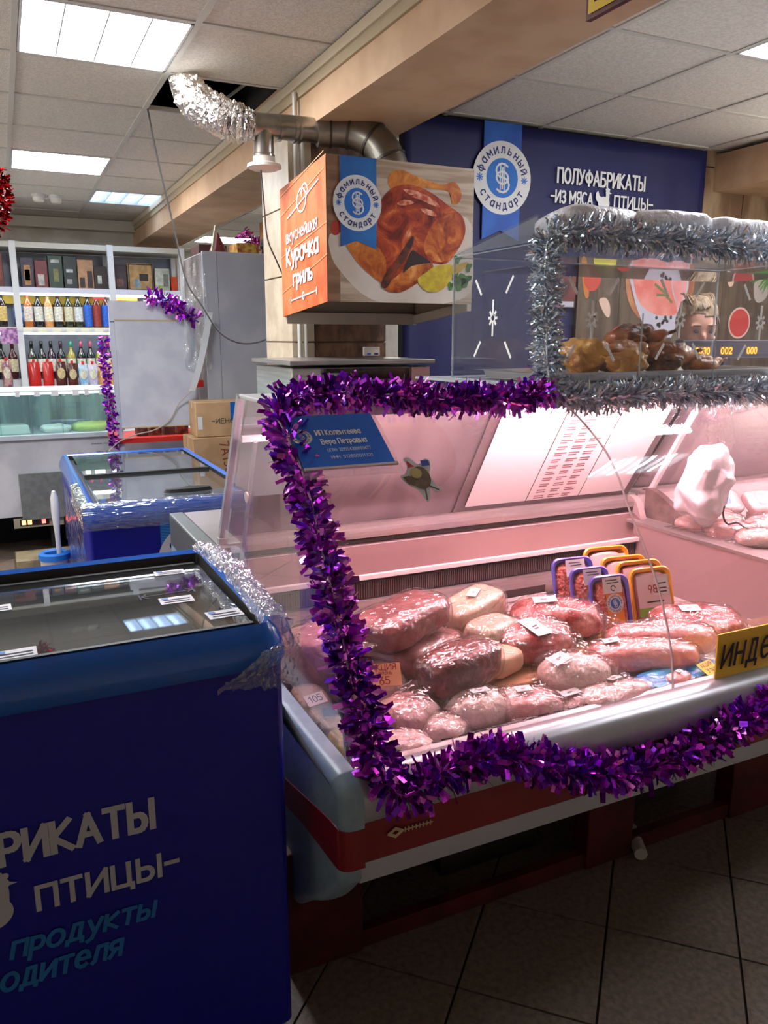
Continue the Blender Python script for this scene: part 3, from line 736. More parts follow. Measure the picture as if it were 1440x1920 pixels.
# ================================================================== OVEN behind the counter
m_inox = M('stainless', (196, 190, 186), .3, metal=.9, c2=(176, 170, 166), scale=3, stretch=(1, 1, 30))
ov = thing('rotisserie_oven', 'stainless rotisserie oven with dark window behind the purple tinsel', 'oven', (1.3, 3.1, 0))
tb = bmesh.new()
B(1.0, 1.60, 2.93, 3.40, 1.04, 1.435, tb)
bev(obj('body', tb, m_inox, ov), .004)
bev(obj('top_plate', B(.985, 1.618, 2.90, 3.42, 1.445, 1.463), m_inox, ov), .003)
obj('vent_panel', B(1.0, 1.115, 2.915, 2.93, 1.05, 1.432), M('oven_panel', (176, 170, 162), .5), ov)
for k in range(5): obj('rivet', TUBE([(1.02 + k * .021, 2.910, 1.405), (1.02 + k * .021, 2.9145, 1.405)], .005, 8), m_inox, ov)
obj('glass_door', B(1.135, 1.505, 2.912, 2.93, 1.07, 1.43), M('oven_glass', (38, 26, 22), .12, c2=(70, 46, 36), scale=9), ov)
obj('hinge', B(1.14, 1.19, 2.90, 2.914, 1.402, 1.414), m_inox, ov)
obj('door_rail', B(1.21, 1.42, 2.898, 2.912, 1.372, 1.386), m_inox, ov)
obj('side_panel', B(1.515, 1.60, 2.912, 2.93, 1.05, 1.432), M('oven_side', (214, 168, 160), .3, metal=.7), ov)
bm = bmesh.new()
for x in (1.0, 1.56):
    for y in (2.985, 3.36): B(x, x + .04, y, y + .04, 0, 1.04, bm)
B(1.0, 1.60, 2.975, 3.40, .98, 1.04, bm)
obj('stand', bm, m_inox, ov)
sk = thing('socket_box', 'small white socket plate on the brown marble wall', 'socket', (1.63, 3.58, 1.47))
bev(obj('plate', B(1.595, 1.682, 3.572, 3.587, 1.462, 1.505), M('white_plastic', (214, 205, 195), .5), sk), .003)
obj('label', B(1.612, 1.632, 3.570, 3.572, 1.468, 1.476), M('print_cyan', (20, 110, 200), .6), sk)
obj('label', B(1.65, 1.672, 3.570, 3.572, 1.468, 1.476), M('print_navy', (22, 28, 110), .6), sk)

# ================================================================== FAR CORNER: bottle shelving
m_shelf = M('shelf_white', (206, 208, 210), .45)
sh = thing('bottle_shelving', 'tall white shelving rack holding wine bottles at the far wall', 'shelving', (.8, 7.7, 0))
for x in (-.75, .152, .925, 1.54): obj('upright', B(x - .025, x + .025, 7.472, 7.53, 0, 2.335), m_shelf, sh)
for x in (-.75, .152, .925, 1.54): obj('upright', B(x - .02, x + .02, 7.88, 7.92, 0, 2.33), m_shelf, sh)
for z, zt in ((1.965, .045), (1.635, .04), (1.12, .04)):
    obj('shelf_board', B(-.78, 1.57, 7.48, 7.92, z - zt, z), M('shelf_board%d' % int(z * 100), (226, 224, 200) if z < 1.9 and z > 1.2 else (196, 198, 212), .5), sh)
obj('top_rail', B(-.78, 1.57, 7.48, 7.92, 2.285, 2.33), M('shelf_top', (190, 188, 178), .5), sh)
obj('back_panel', B(-.78, 1.57, 7.925, 7.935, .1, 2.28), M('shelf_back', (170, 172, 180), .3, c2=(120, 130, 150), scale=3), sh)
obj('header_strip', B(-.7, .88, 7.80, 7.81, 1.84, 1.905), M('yellow_strip', (225, 190, 60), .5), sh)
obj('header_strip', B(.45, .90, 7.84, 7.85, 1.66, 1.90), M('yellow_panel', (206, 160, 60), .5, c2=(170, 110, 40), scale=5), sh)
obj('header_strip', B(.12, .44, 7.84, 7.85, 1.66, 1.88), M('blue_strip', (130, 170, 220), .4, c2=(40, 60, 120), scale=14), sh)
for k in range(14):
    x = -.1 + k * .115; obj('price_tag', B(x, x + .045, 7.466, 7.471, 1.603, 1.625), m_shelf, sh)
for zt, ya in ((1.915, 7.55), (1.59, 7.56)):
    obj('shelf_lamp', B(-.7, 1.5, ya, ya + .02, zt - .012, zt), EMIT('shelf_led', (245, 250, 255), 8), sh)
ORD = ['first', 'second', 'third', 'fourth', 'fifth', 'sixth', 'seventh', 'eighth', 'ninth', 'tenth', 'eleventh', 'twelfth', 'thirteenth', 'fourteenth', 'fifteenth', 'sixteenth']
BM_CACHE = {}
def cached(key, fn, mat):
    if key not in BM_CACHE:
        b = fn(); me = bpy.data.meshes.new(key); b.to_mesh(me); b.free(); me.materials.append(mat)
        for p in me.polygons: p.use_smooth = True
        BM_CACHE[key] = me
    return BM_CACHE[key]
def bottle(x, y, z, glassc, labelc, capc, label, h=.30, r=.038, group='wine bottles on the shelving', lab=(.06, .16), sq=None):
    t = thing('wine_bottle', label, 'bottle', (x, y, z), 0, group)
    key = 'bottle_%d_%d' % (h * 1000, r * 1000)
    gm = M('glass_%d_%d_%d' % glassc, glassc, .12, coat=.3)
    obj('glass', cached(key + str(glassc), lambda: LATHE([(0, 0), (r * .95, .002), (r, .01), (r, h * .58), (r * .85, h * .66), (r * .4, h * .76), (r * .36, h * .88)], 14), gm), None, t, True)
    obj('cap', cached(key + 'cap' + str(capc), lambda: LATHE([(r * .4, h * .84), (r * .42, h * .99), (r * .3, h), (0, h)], 12), M('cap_%d_%d_%d' % capc, capc, .35)), None, t, True)
    obj('paper_label', cached(key + 'lab' + str(labelc) + str(lab), lambda: LATHE([(r * 1.02, h * lab[0] / .30 * 1.0), (r * 1.02, h * lab[1] / .30)], 10, None, None, (R(180), R(360))), M('lab_%d_%d_%d' % labelc, labelc, .6, c2=tuple(int(c * .82) for c in labelc), scale=60)), None, t, True)
    return t
DK = (22, 26, 30); OL = (34, 42, 26); WH = (214, 212, 202); CRM = (206, 200, 172); AMB = (170, 92, 40)
row = [(-.17, (30, 20, 18), (206, 180, 110), DK), (-.08, (30, 20, 18), (206, 180, 110), DK), (.03, (30, 20, 18), (206, 180, 110), DK), (.235, AMB, (224, 210, 196), (200, 90, 80)), (.315, DK, WH, DK), (.395, (190, 130, 80), (226, 216, 190), DK), (.475, DK, WH, (150, 40, 46)), (.56, OL, CRM, DK), (.64, OL, (206, 212, 214), (70, 30, 34)),
       (.72, DK, (34, 96, 200), DK), (.795, (70, 30, 22), (150, 50, 44), (40, 20, 20)), (.87, (60, 30, 22), (34, 96, 200), DK)]
cname = {WH: 'white', CRM: 'cream', (206, 180, 110): 'tan', (34, 96, 200): 'bright blue', (150, 50, 44): 'red', (224, 210, 196): 'pale', (226, 216, 190): 'ivory', (206, 212, 214): 'pale grey'}
for i, (x, gc, lc, cc) in enumerate(row):
    lb = (.01, .19) if lc == (34, 96, 200) or lc == (150, 50, 44) else (.05, .17)
    bottle(x, 7.62, 1.636, gc, lc, cc, '%s labelled bottle, %s from the left on the middle bottle shelf' % (cname[lc], ORD[i]), .31, .036, lab=lb)
low_row = [(-.19, DK, CRM, DK), (-.10, DK, CRM, DK), (-.01, DK, (214, 205, 170), DK), (.08, (60, 20, 26), (214, 205, 170), (80, 20, 30)), (.235, OL, WH, DK), (.315, DK, WH, DK), (.395, (40, 16, 40), WH, DK), (.475, DK, CRM, (60, 40, 60)), (.56, (150, 140, 60), (214, 220, 200), (60, 150, 130)), (.645, DK, WH, (190, 90, 120)), (.725, DK, WH, (190, 90, 120)), (.805, (150, 150, 60), (214, 220, 200), (40, 120, 200)), (.88, DK, WH, (190, 50, 70))]
for i, (x, gc, lc, cc) in enumerate(low_row):
    nm = {CRM: 'cream', WH: 'white', (214, 205, 170): 'buff', (214, 220, 200): 'pale green'}[lc]
    bottle(x, 7.74, 1.19, gc, lc, cc, '%s labelled bottle, %s from the left behind the drink pouches' % (nm, ORD[i]), .33, .037, group='bottles of the lower row')
obj('riser', B(-.70, .895, 7.66, 7.86, 1.121, 1.189), m_shelf, sh)
def pouch(x, y, z, wd, h, c, c2, lc, label, group):
    t = thing('drink_pouch', label, 'pouch', (x, y, z), 0, group)
    bm = bmesh.new(); rings = []
    for k, (fz, fw, fd) in enumerate(((0, .9, 1), (.08, .98, 1.1), (.4, 1, .9), (.75, .98, .55), (.93, .92, .2), (1, .9, .08))):
        rings.append([bm.verts.new((sx * wd / 2 * fw * (1 if abs(sy) < 1 else .86), sy * .03 * fd, fz * h)) for sx, sy in ((-1, -.0), (-.6, -1), (.6, -1), (1, 0), (.6, 1), (-.6, 1))])
    for a, b in zip(rings, rings[1:]):
        for i in range(6): bm.faces.new((a[i], a[(i + 1) % 6], b[(i + 1) % 6], b[i]))
    bm.faces.new(rings[0][::-1]); bm.faces.new(rings[-1])
    o = smooth(obj('pouch_body', bm, M('pouch_%d_%d_%d' % c, c, .25, c2=c2, scale=18, coat=.5), t, True), 60)
    obj('spout_cap', LATHE([(.012, h - .005), (.012, h + .022), (0, h + .024)], 10), M('spout_red', (200, 40, 40), .4), t, True)
    if lc:
        S_ = Surf((0, -.033, 0), (1, 0, 0), (0, 0, 1))
        poly('printed_panel', S_, disc(0, h * .55, wd * .36, 16, h * .22), M('plab_%d_%d_%d' % lc, lc, .5, c2=tuple(int(v * .8) for v in lc), scale=40), t, .002).matrix_parent_inverse = Matrix()
    return t
ps = [(-.19, .075, .21, (60, 130, 70), (110, 70, 100), (214, 214, 190), 'green'), (-.09, .078, .21, (70, 140, 76), (120, 70, 100), (220, 200, 190), 'green'), (.02, .08, .215, (190, 150, 140), (120, 60, 90), (226, 214, 190), 'peach'),
      (.235, .10, .20, (196, 34, 28), (180, 22, 20), None, 'plain red'), (.345, .09, .20, (200, 36, 28), (176, 20, 20), None, 'plain red'), (.45, .09, .20, (80, 32, 26), (60, 22, 20), (214, 190, 140), 'brown'), (.545, .085, .185, (90, 36, 28), (70, 26, 20), (214, 196, 150), 'small brown'),
      (.635, .08, .18, (120, 176, 216), (200, 214, 220), (226, 226, 200), 'sky blue'), (.715, .08, .18, (186, 178, 206), (206, 200, 214), (226, 226, 206), 'lilac'), (.80, .085, .18, (206, 150, 100), (190, 120, 70), (226, 206, 170), 'caramel'), (.885, .085, .19, (226, 160, 40), (214, 140, 30), (236, 206, 120), 'orange')]
for i, (x, wd, h, c, c2, lc, nm) in enumerate(ps):
    pouch(x, 7.55, 1.121, wd, h * 1.12, c, c2, lc, '%s drink pouch, %s from the left in the front row' % (nm, ORD[i]), 'drink pouches in the front row')
def carton(x, y, z, wd, dp, h, c, lc, label, bits=()):
    t = thing('gift_carton', label, 'box', (x, y, z), 0, 'gift boxes on the top shelf')
    bev(obj('carton', B(-wd / 2, wd / 2, -dp / 2, dp / 2, 0, h), M('carton_%d_%d_%d' % c, c, .45, c2=tuple(int(v * .85) for v in c), scale=20), t, True), .003, 1)
    S_ = Surf((0, -dp / 2 - .001, 0), (1, 0, 0), (0, 0, 1))
    for (u0, u1, v0, v1, cc) in bits:
        poly('printed_panel', S_, rect(u0 * wd - wd / 2, u1 * wd - wd / 2, v0 * h, v1 * h), M('cp_%d_%d_%d' % cc, cc, .5, c2=tuple(int(v * .8) for v in cc), scale=30), t, .001).matrix_parent_inverse = Matrix()
    return t
gold = (190, 150, 80)
carton(-.02, 7.66, 1.966, .18, .12, .28, (110, 50, 40), None, 'reddish brown gift box at the left photo edge on the top shelf', [(.1, .5, .1, .7, (40, 24, 24)), (.55, .9, .2, .8, (150, 70, 60))])
carton(.255, 7.66, 1.966, .10, .1, .25, (60, 50, 70), None, 'navy gift box with amber bottle print on the top shelf', [(.25, .75, .1, .75, (196, 140, 70)), (.3, .7, .25, .6, (206, 196, 150))])
carton(.365, 7.66, 1.966, .10, .1, .23, (120, 40, 46), None, 'dark red gift box with pale label on the top shelf', [(.2, .7, .1, .5, (196, 190, 180))])
carton(.48, 7.66, 1.966, .115, .1, .275, (44, 66, 52), None, 'dark green gift box with gold crest on the top shelf', [(.2, .8, .78, .88, (190, 196, 190)), (.35, .7, .2, .6, (120, 120, 60))])
carton(.60, 7.66, 1.966, .11, .1, .275, (30, 40, 36), None, 'black gift box with silver print on the top shelf', [(.2, .7, .5, .6, (190, 200, 200)), (.2, .6, .15, .3, (160, 160, 160))])
carton(.725, 7.66, 1.966, .13, .1, .25, (186, 140, 100), None, 'tan cardboard gift box with dark windows on the top shelf', [(.1, .42, .05, .4, (50, 36, 34)), (.58, .92, .05, .62, (60, 40, 36))])
carton(.85, 7.66, 1.966, .115, .1, .20, (48, 36, 34), None, 'black gift box with white bottle print on the top shelf', [(.25, .55, .25, .6, (200, 206, 190))])
carton(1.01, 7.66, 1.966, .12, .1, .215, (66, 56, 58), None, 'charcoal gift box with round bronze badge on the top shelf', [(.25, .75, .15, .45, (120, 80, 66))])
carton(1.19, 7.66, 1.966, .22, .12, .235, (176, 140, 90), None, 'wide wooden gift box with duck print on the top shelf', [(.03, .97, .02, .06, (60, 44, 34)), (.03, .97, .94, .98, (60, 44, 34)), (.02, .06, .02, .98, (60, 44, 34)), (.94, .98, .02, .98, (60, 44, 34)), (.25, .45, .1, .42, (120, 150, 160)), (.45, .8, .35, .62, (50, 40, 36))])
carton(1.385, 7.66, 1.966, .13, .1, .20, (186, 190, 176), None, 'pale grey gift box with green dot on the top shelf', [(.2, .5, .05, .25, (150, 180, 70)), (.55, .9, .2, .75, (120, 124, 110))])
carton(1.49, 7.66, 1.966, .055, .08, .13, (206, 70, 30), None, 'small orange red box at the right end of the top shelf')
carton(1.05, 7.66, 1.636, .20, .12, .27, (206, 160, 70), None, 'yellow carton half hidden above the white notice board', [(.1, .5, .6, .9, (190, 120, 50))])
carton(1.27, 7.66, 1.636, .14, .12, .25, (190, 150, 140), None, 'pinkish carton half hidden above the white notice board', [(.2, .8, .5, .8, (200, 80, 90))])
carton(1.42, 7.66, 1.636, .13, .12, .27, (90, 130, 190), None, 'blue toy truck carton beside the purple tinsel', [(.05, .95, .6, .9, (60, 110, 200)), (.1, .35, .5, .62, (20, 20, 24)), (.6, .85, .5, .62, (20, 20, 24))])
st = obj('shelf_sign', B(.0, .13, 7.44, 7.446, 1.50, 1.63), M('shelf_sign', (196, 150, 190), .5, c2=(120, 70, 130), scale=30)); tag(st, 'small pink and white card taped to the shelf upright', 'card')
sg2 = thing('price_flag', 'small red and white paper flag above the blue labelled bottles', 'card', (.81, 7.56, 1.9))
obj('card', B(.76, .86, 7.556, 7.56, 1.875, 1.92), M('flag_red', (200, 70, 70), .5), sg2)
# ================================================================== FAR COUNTER
m_cw = M('counter_white', (196, 198, 206), .4, c2=(180, 182, 192), scale=5)
ct = thing('display_counter', 'white counter with greenish glass display at the far left', 'counter', (.4, 6.3, 0))
obj('front_panel', B(-.9, 1.35, 6.0, 6.03, .31, .855), m_cw, ct)
obj('worktop', B(-.9, 1.35, 5.97, 6.75, .855, .885), M('counter_top', (176, 186, 196), .35), ct)
obj('carcass', B(-.88, 1.33, 6.05, 6.72, .30, .85), M('counter_body', (120, 122, 128), .6), ct)
for x in (-.8, .2, 1.2): obj('leg', B(x, x + .06, 6.1, 6.6, 0, .30), M('counter_leg', (26, 24, 26), .7), ct)
obj('kick_board', B(-.9, 1.35, 6.55, 6.57, .0, .30), M('dark_kick', (18, 16, 16), .8), ct)
m_gl = GLASS('display_glass', (.86, .95, .92), .06, .10, (190, 215, 210))
obj('glass_front', B(-.9, .76, 6.02, 6.028, .886, 1.175), m_gl, ct)
obj('glass_top', B(-.9, .76, 6.02, 6.62, 1.175, 1.187), M('display_top', (206, 216, 216), .3), ct)
for x in (-.06, .14, .34, .755): obj('glass_divider', B(x - .004, x + .004, 6.03, 6.6, .886, 1.174), m_gl, ct)
obj('mirror_back', B(-.9, .76, 6.60, 6.61, .886, 1.174), M('mirror_back', (176, 196, 196), .25, c2=(110, 130, 134), scale=4, stretch=(3, 1, .4)), ct)
obj('case_lamp', B(-.85, .72, 6.06, 6.08, 1.160, 1.174), EMIT('counter_led', (235, 250, 255), 9), ct)
for x, wd in ((.05, .03), (.17, .04), (.28, .05), (.42, .045), (.50, .03), (.60, .05)): obj('price_tag', B(x, x + wd, 6.012, 6.018, 1.15, 1.19), m_shelf, ct)
text('lettering', Surf((.52, 5.999, .74), (1, 0, 0), (0, 0, 1)), '---- -----', 0, .05, .02, M('ink_grey', (90, 92, 104), .7), ct, .17, .2, .001)
text('lettering', Surf((.55, 5.999, .70), (1, 0, 0), (0, 0, 1)), '--- ---', 0, .03, .02, M('ink_grey', (90, 92, 104), .7), ct, .11, .2, .001)
g_ = obj('grey_board', B(.02, .42, 5.97, 5.985, .285, .62)); 
g_.data.materials.append(M('grey_board', (112, 116, 118), .6, c2=(98, 102, 104), scale=20)); tag(g_, 'flat grey board leaning against the far white counter', 'board'); bev(g_, .004)
bx = thing('control_box', 'metal control box with red and orange lights under the far counter', 'control panel', (.05, 6.04, .2))
bev(obj('case', B(-.04, .29, 6.0, 6.06, .225, .295), M('ctl_case', (150, 146, 130), .5), bx), .003)
obj('window', B(.0, .19, 5.996, 6.0, .24, .288), M('ctl_window', (34, 20, 24), .3), bx)
for x, c, s in ((.012, (255, 120, 40), 5), (.05, (255, 130, 40), 7), (.142, (255, 50, 40), 4)): obj('indicator', B(x, x + .026, 5.992, 5.996, .25, .28), EMIT('ind_%d' % s, c, s), bx)
pf = thing('grille_mat', 'black sheet with white oval holes beside the control box', 'grille', (.4, 5.95, .2))
obj('sheet', B(.29, .40, 5.93, 5.94, .13, .30), M('grille_black', (14, 14, 14), .6), pf)
SG = Surf((.29, 5.929, .13), (1, 0, 0), (0, 0, 1)); bm = bmesh.new()
for j in range(8):
    for i in range(4):
        cx, cy = .016 + i * .026 + (j % 2) * .012, .012 + j * .021
        bm.faces.new([bm.verts.new(SG.pt(u, v, .001)) for u, v in disc(cx, cy, .009, 10, .006)])
obj('oval_hole', bm, M('hole_white', (206, 206, 200), .6), pf)
s_ = obj('wooden_plank', B(-.05, .42, 5.7, 6.0, .0, .06)); s_.data.materials.append(M('old_plank', (150, 140, 110), .7, c2=(120, 108, 84), scale=8)); tag(s_, 'pale plank lying on the floor under the far counter', 'plank')
sc = thing('squeegee_bucket', 'white bucket with blue rim and upright white brush', 'bucket', (.30, 4.6, 0))
smooth(obj('bucket', LATHE([(.0, 0), (.06, 0), (.075, .36), (.078, .365), (.07, .365), (.066, .34), (0, .33)], 20, None, TRS((.155, 4.55, 0))), M('bucket_white', (206, 206, 214), .4), sc))
smooth(obj('rim', LATHE([(.074, .36), (.082, .36), (.082, .39), (.066, .40), (.05, .39), (.05, .36)], 20, None, TRS((.155, 4.55, 0))), M('bucket_blue', (30, 110, 200), .4), sc))
smooth(obj('brush_handle', LATHE([(.012, .30), (.014, .5), (.022, .62), (.02, .70), (.01, .735), (0, .74)], 12, None, TRS((.18, 4.55, 0))), M('bucket_white', (206, 206, 214), .4), sc))
# things on the far counter
t = obj('paper_roll_tray', HEX([(-.2, 6.05, .886), (.13, 6.05, .886), (.12, 6.3, .886), (-.2, 6.3, .886), (-.2, 6.08, .95), (.12, 6.07, .95), (.10, 6.28, .94), (-.2, 6.28, .95)]), M('glass_tray', (206, 214, 214), .2)); bev(t, .01); tag(t, 'pale glass tray lying on the far counter', 'tray')
def cloth(name, label, c, x0, x1, y0, y1, z, h, cat, seed):
    bm = SELL((x1 - x0) / 2, (y1 - y0) / 2, h, .6, 24, 12, .12, 9, seed, None, TRS(((x0 + x1) / 2, (y0 + y1) / 2, z + h * .42)), flat=-h * .4)
    for v in bm.verts: v.co.z += .012 * noise.noise(v.co * 28 + Vector((seed, 0, 0))) * (1 if v.co.z > z + h * .3 else 0); v.co.x += .015 * noise.noise(v.co * 16)
    o = smooth(obj(name, bm, M(name + '_c', c, .8, bump=.3, bscale=30)), 180); tag(o, label, cat); return o
cloth('folded_towel', 'folded white towel on the far counter', (222, 222, 222), .20, .40, 6.06, 6.3, .886, .032, 'towel', 3)
cloth('yellow_cloth', 'folded yellow green cloth on the far counter', (196, 206, 110), .41, .70, 6.06, 6.34, .886, .036, 'towel', 5)

# ================================================================== NOTICE BOARD STAND
bs = thing('display_stand', 'white display stand back with two boards and red shelf edge', 'stand', (.86, 5.2, 0))
m_board_w = M('white_board', (200, 203, 214), .5, c2=(186, 189, 204), scale=6)
for x in (.63, 1.135): obj('leg', B(x, x + .037, 5.362, 5.397, 0, 1.71), M('stand_leg', (190, 194, 206), .4), bs)
for x in (.68, 1.14): obj('leg', B(x, x + .035, 5.78, 5.815, 0, 1.30), M('stand_leg_dark', (50, 50, 56), .5), bs)
obj('top_board', B(.627, 1.163, 5.345, 5.36, 1.653, 1.777), m_board_w, bs)
obj('main_board', B(.656, 1.145, 5.33, 5.345, .976, 1.66), m_board_w, bs)
obj('wood_edge', B(.656, 1.145, 5.326, 5.33, 1.655, 1.663), M('wood_edge', (196, 170, 120), .6), bs)
obj('wood_edge', B(.656, 1.145, 5.326, 5.33, .972, .979), M('wood_edge', (196, 170, 120), .6), bs)
obj('red_shelf', B(.614, 1.2, 5.34, 5.80, .872, .904), M('shelf_red', (190, 36, 28), .45), bs)
obj('red_clip', B(1.155, 1.20, 5.33, 5.37, 1.225, 1.272), M('shelf_red', (190, 36, 28), .45), bs)
for i in range(4): tag(obj('snack_packet', B(.765 + i * .089, .838 + i * .089, 5.45, 5.55, .905, .97), M('packet_%d' % (i % 2), (150, 84, 50) if i % 2 else (120, 96, 84), .4, c2=(80, 40, 30), scale=30)), '%s brown snack packet from the left on the red shelf' % ORD[i], 'packet', 'snack packets on the red shelf')
obj('shelf', B(.63, 1.17, 5.40, 5.80, .43, .45), M('shelf_white', (206, 208, 210), .45), bs)

# ================================================================== TALL WHITE CABINET
m_cab = M('cabinet_white', (176, 178, 186), .45, c2=(164, 166, 176), scale=4)
cb = thing('tall_cabinet', 'tall pale grey cabinet behind the meat counter', 'cabinet', (1.3, 4.7, 0))
bev(obj('body', B(1.24, 1.812, 5.36, 5.95, 0, 2.098), m_cab, cb), .006)
bev(obj('front_panel', B(1.232, 1.817, 5.343, 5.36, .02, 2.102), m_cab, cb), .004)
obj('side_panel', B(1.234, 1.2405, 5.365, 5.945, .02, 2.09), M('cab_side', (116, 108, 104), .5, c2=(70, 62, 60), scale=7, detail=6, stretch=(1, 1, .5)), cb)  # added dark panel that tones down the brightly lit side, standing for clutter
obj('panel_seam', B(1.327, 1.330, 5.3415, 5.344, .02, 2.098), M('seam', (110, 112, 120), .6), cb)
# oddments on top of the cabinet
def topthing(name, label, cat, bm, c, c2=None):
    o = obj(name, bm, M(name + '_m', c, .5, c2=c2, scale=25) if c2 else M(name + '_m', c, .5)); tag(o, label, cat); return o
bev(topthing('brown_box', 'dark brown box on top of the tall cabinet', 'box', B(1.25, 1.44, 5.5, 5.75, 2.099, 2.16), (70, 40, 36)), .004)
topthing('red_cone', 'small red pointed ornament on top of the tall cabinet', 'ornament', LATHE([(.065, 2.10), (.06, 2.115), (.0, 2.235)], 12, None, TRS((1.365, 5.43, 0))), (110, 34, 40))
topthing('leaning_stick', 'pale wooden stick leaning on top of the tall cabinet', 'stick', TUBE([(1.31, 5.38, 2.107), (1.345, 5.39, 2.27)], .010, 6), (176, 164, 130))
topthing('striped_carton', 'yellow striped carton on top of the tall cabinet', 'box', B(1.51, 1.66, 5.48, 5.7, 2.099, 2.18), (206, 170, 80), (150, 70, 40))
bev(topthing('tan_carton', 'tall brown carton at the right end of the cabinet top', 'box', B(1.765, 1.81, 5.55, 5.8, 2.099, 2.36), (150, 104, 60), (110, 66, 40)), .004)
tr = thing('small_tree', 'tiny dark christmas tree with lights on top of the cabinet', 'ornament', (1.725, 5.46, 2.1))
obj('branches', SELL(.055, .055, .07, 1, 14, 10, .5, 60, 4, None, TRS((1.725, 5.46, 2.16))), M('tree_dark', (30, 44, 50), .7), tr)
obj('bauble', SELL(.016, .016, .016, 1, 10, 8, 0, 1, 0, None, TRS((1.705, 5.405, 2.18))), M('bauble_blue', (130, 170, 230), .15, metal=.5), tr)
# plastic sheet at the cabinet's left side
m_film = GLASS('clear_film', (1, 1, 1), .10, .22, (190, 200, 205), .08, 1.0, 1.0, 30)
def film_grid(fn, nu, nv):
    bm = bmesh.new(); V = [[bm.verts.new(fn(i / nu, j / nv)) for i in range(nu + 1)] for j in range(nv + 1)]
    for j in range(nv):
        for i in range(nu): bm.faces.new((V[j][i], V[j][i + 1], V[j + 1][i + 1], V[j + 1][i]))
    return bm
o = obj('plastic_sheet', film_grid(lambda u, v: Vector((1.08 + .145 * u + .03 * v * u, 5.28 + .06 * noise.noise(Vector((u * 4, v * 7, 1))), 2.07 - .72 * v - .12 * (1 - u) * (1 - v) + .02 * noise.noise(Vector((u * 9, v * 3, 2))))), 14, 30), m_film)
tag(smooth(o, 180), 'crumpled clear plastic sheet hanging beside the tall cabinet', 'plastic sheet')
o = obj('white_strip', film_grid(lambda u, v: Vector((1.15 + .042 * u + .065 * sin((1 - v) * 1.6) - .075 * v, 5.22 + .01 * sin(v * 6), 1.71 - .50 * v)), 3, 16), M('white_strip', (206, 210, 216), .5)); tag(o, 'curled white plastic strip hanging by the cabinet', 'strip')
o.modifiers.new('s', 'SOLIDIFY').thickness = .003
pb = thing('purple_bag', 'purple printed roll standing left of the tall cabinet', 'packaging', (1.18, 5.6, 0))
obj('packet_body', B(1.205, 1.232, 5.5, 5.62, 0, 1.12), M('purple_pack', (150, 130, 190), .4, c2=(120, 100, 160), scale=10), pb)

# cable loops
m_wire = M('wire_dark', (84, 82, 84), .5); m_wirel = M('wire_pale', (176, 170, 160), .5)
wz = CR([(.760, 4.31, 2.655), (.80, 4.33, 2.42), (.865, 4.36, 2.12), (.92, 4.38, 1.85), (1.0, 4.39, 1.72), (1.10, 4.43, 1.58), (1.22, 4.46, 1.52), (1.35, 4.46, 1.53), (1.49, 4.46, 1.60), (1.50, 4.46, 1.64)], 6)
tag(obj('hanging_cable', TUBE(wz, .0045, 6), m_wire), 'thin grey cable looping from the ceiling past the tall cabinet', 'cable')
tag(obj('hanging_wire', TUBE(CR([(1.05, 3.40, 2.236), (1.065, 3.42, 2.1), (1.085, 3.45, 1.97), (1.13, 3.47, 1.88), (1.165, 3.49, 1.82)], 6), .0035, 6), m_wire), 'thin wire hanging from the duct outlet to the hood', 'cable')
tag(obj('power_cable', TUBE(CR([(1.13, 5.22, 1.23), (1.09, 5.25, 1.20), (1.02, 5.30, 1.12), (.975, 5.31, 1.035), (.91, 5.315, .98), (.84, 5.315, .95), (.735, 5.315, .93), (.63, 5.315, .89), (.56, 5.31, .83)], 6), .004, 6), m_wirel), 'pale cable running across the white notice board', 'cable')

# ================================================================== CARDBOARD BOXES behind the counter
m_card = M('cardboard', (186, 150, 112), .8, c2=(172, 136, 98), scale=7)
def cbox(label, x0, x1, y0, y1, z0, z1, rz, marks):
    cx, cy = (x0 + x1) / 2, (y0 + y1) / 2
    t = thing('cardboard_box', label, 'box', (cx, cy, z0), rz, 'cardboard boxes behind the freezers')
    wx, wy, h = (x1 - x0) / 2, (y1 - y0) / 2, z1 - z0
    bev(obj('carton', B(-wx, wx, -wy, wy, 0, h), m_card, t, True), .004, 1)
    obj('tape', B(-wx - .001, wx + .001, -.025, .025, h * .8, h + .001), M('tape', (196, 170, 130), .3), t, True)
    return t, wx, wy, h
t1, wx, wy, h = cbox('open brown carton with blue tape lying on another carton', 1.07, 1.42, 4.98, 5.24, .93, 1.15, R(-3), None)
S_ = Surf((-wx, -wy - .001, 0), (1, 0, 0), (0, 0, 1))
def loc(o): o.matrix_parent_inverse = Matrix(); return o
loc(poly('blue_tape', S_, rect(.22, .30, .10, h), M('tape_blue', (24, 90, 170), .4), t1, .001))
loc(text('lettering', S_, '-ИЕНС', .10, .085, .03, M('ink_dark', (70, 54, 44), .7), t1, .14, .16, .001))
loc(poly('paper_label', S_, rect(.01, .04, .05, .13), m_shelf, t1, .001))
t2, wx, wy, h = cbox('brown carton with red handwriting under the open carton', 1.03, 1.45, 4.97, 5.26, .56, .928, R(1), None)
S_ = Surf((-wx, -wy - .001, 0), (1, 0, 0), (0, 0, 1))
loc(text('lettering', S_, '7А155', .17, .33, .055, M('ink_red', (120, 50, 40), .7), t2, .2, .12, .001, rot=R(-80)))
t3, wx, wy, h = cbox('lowest brown carton of the stack behind the freezers', 1.03, 1.45, 4.97, 5.27, 0, .558, 0, None)
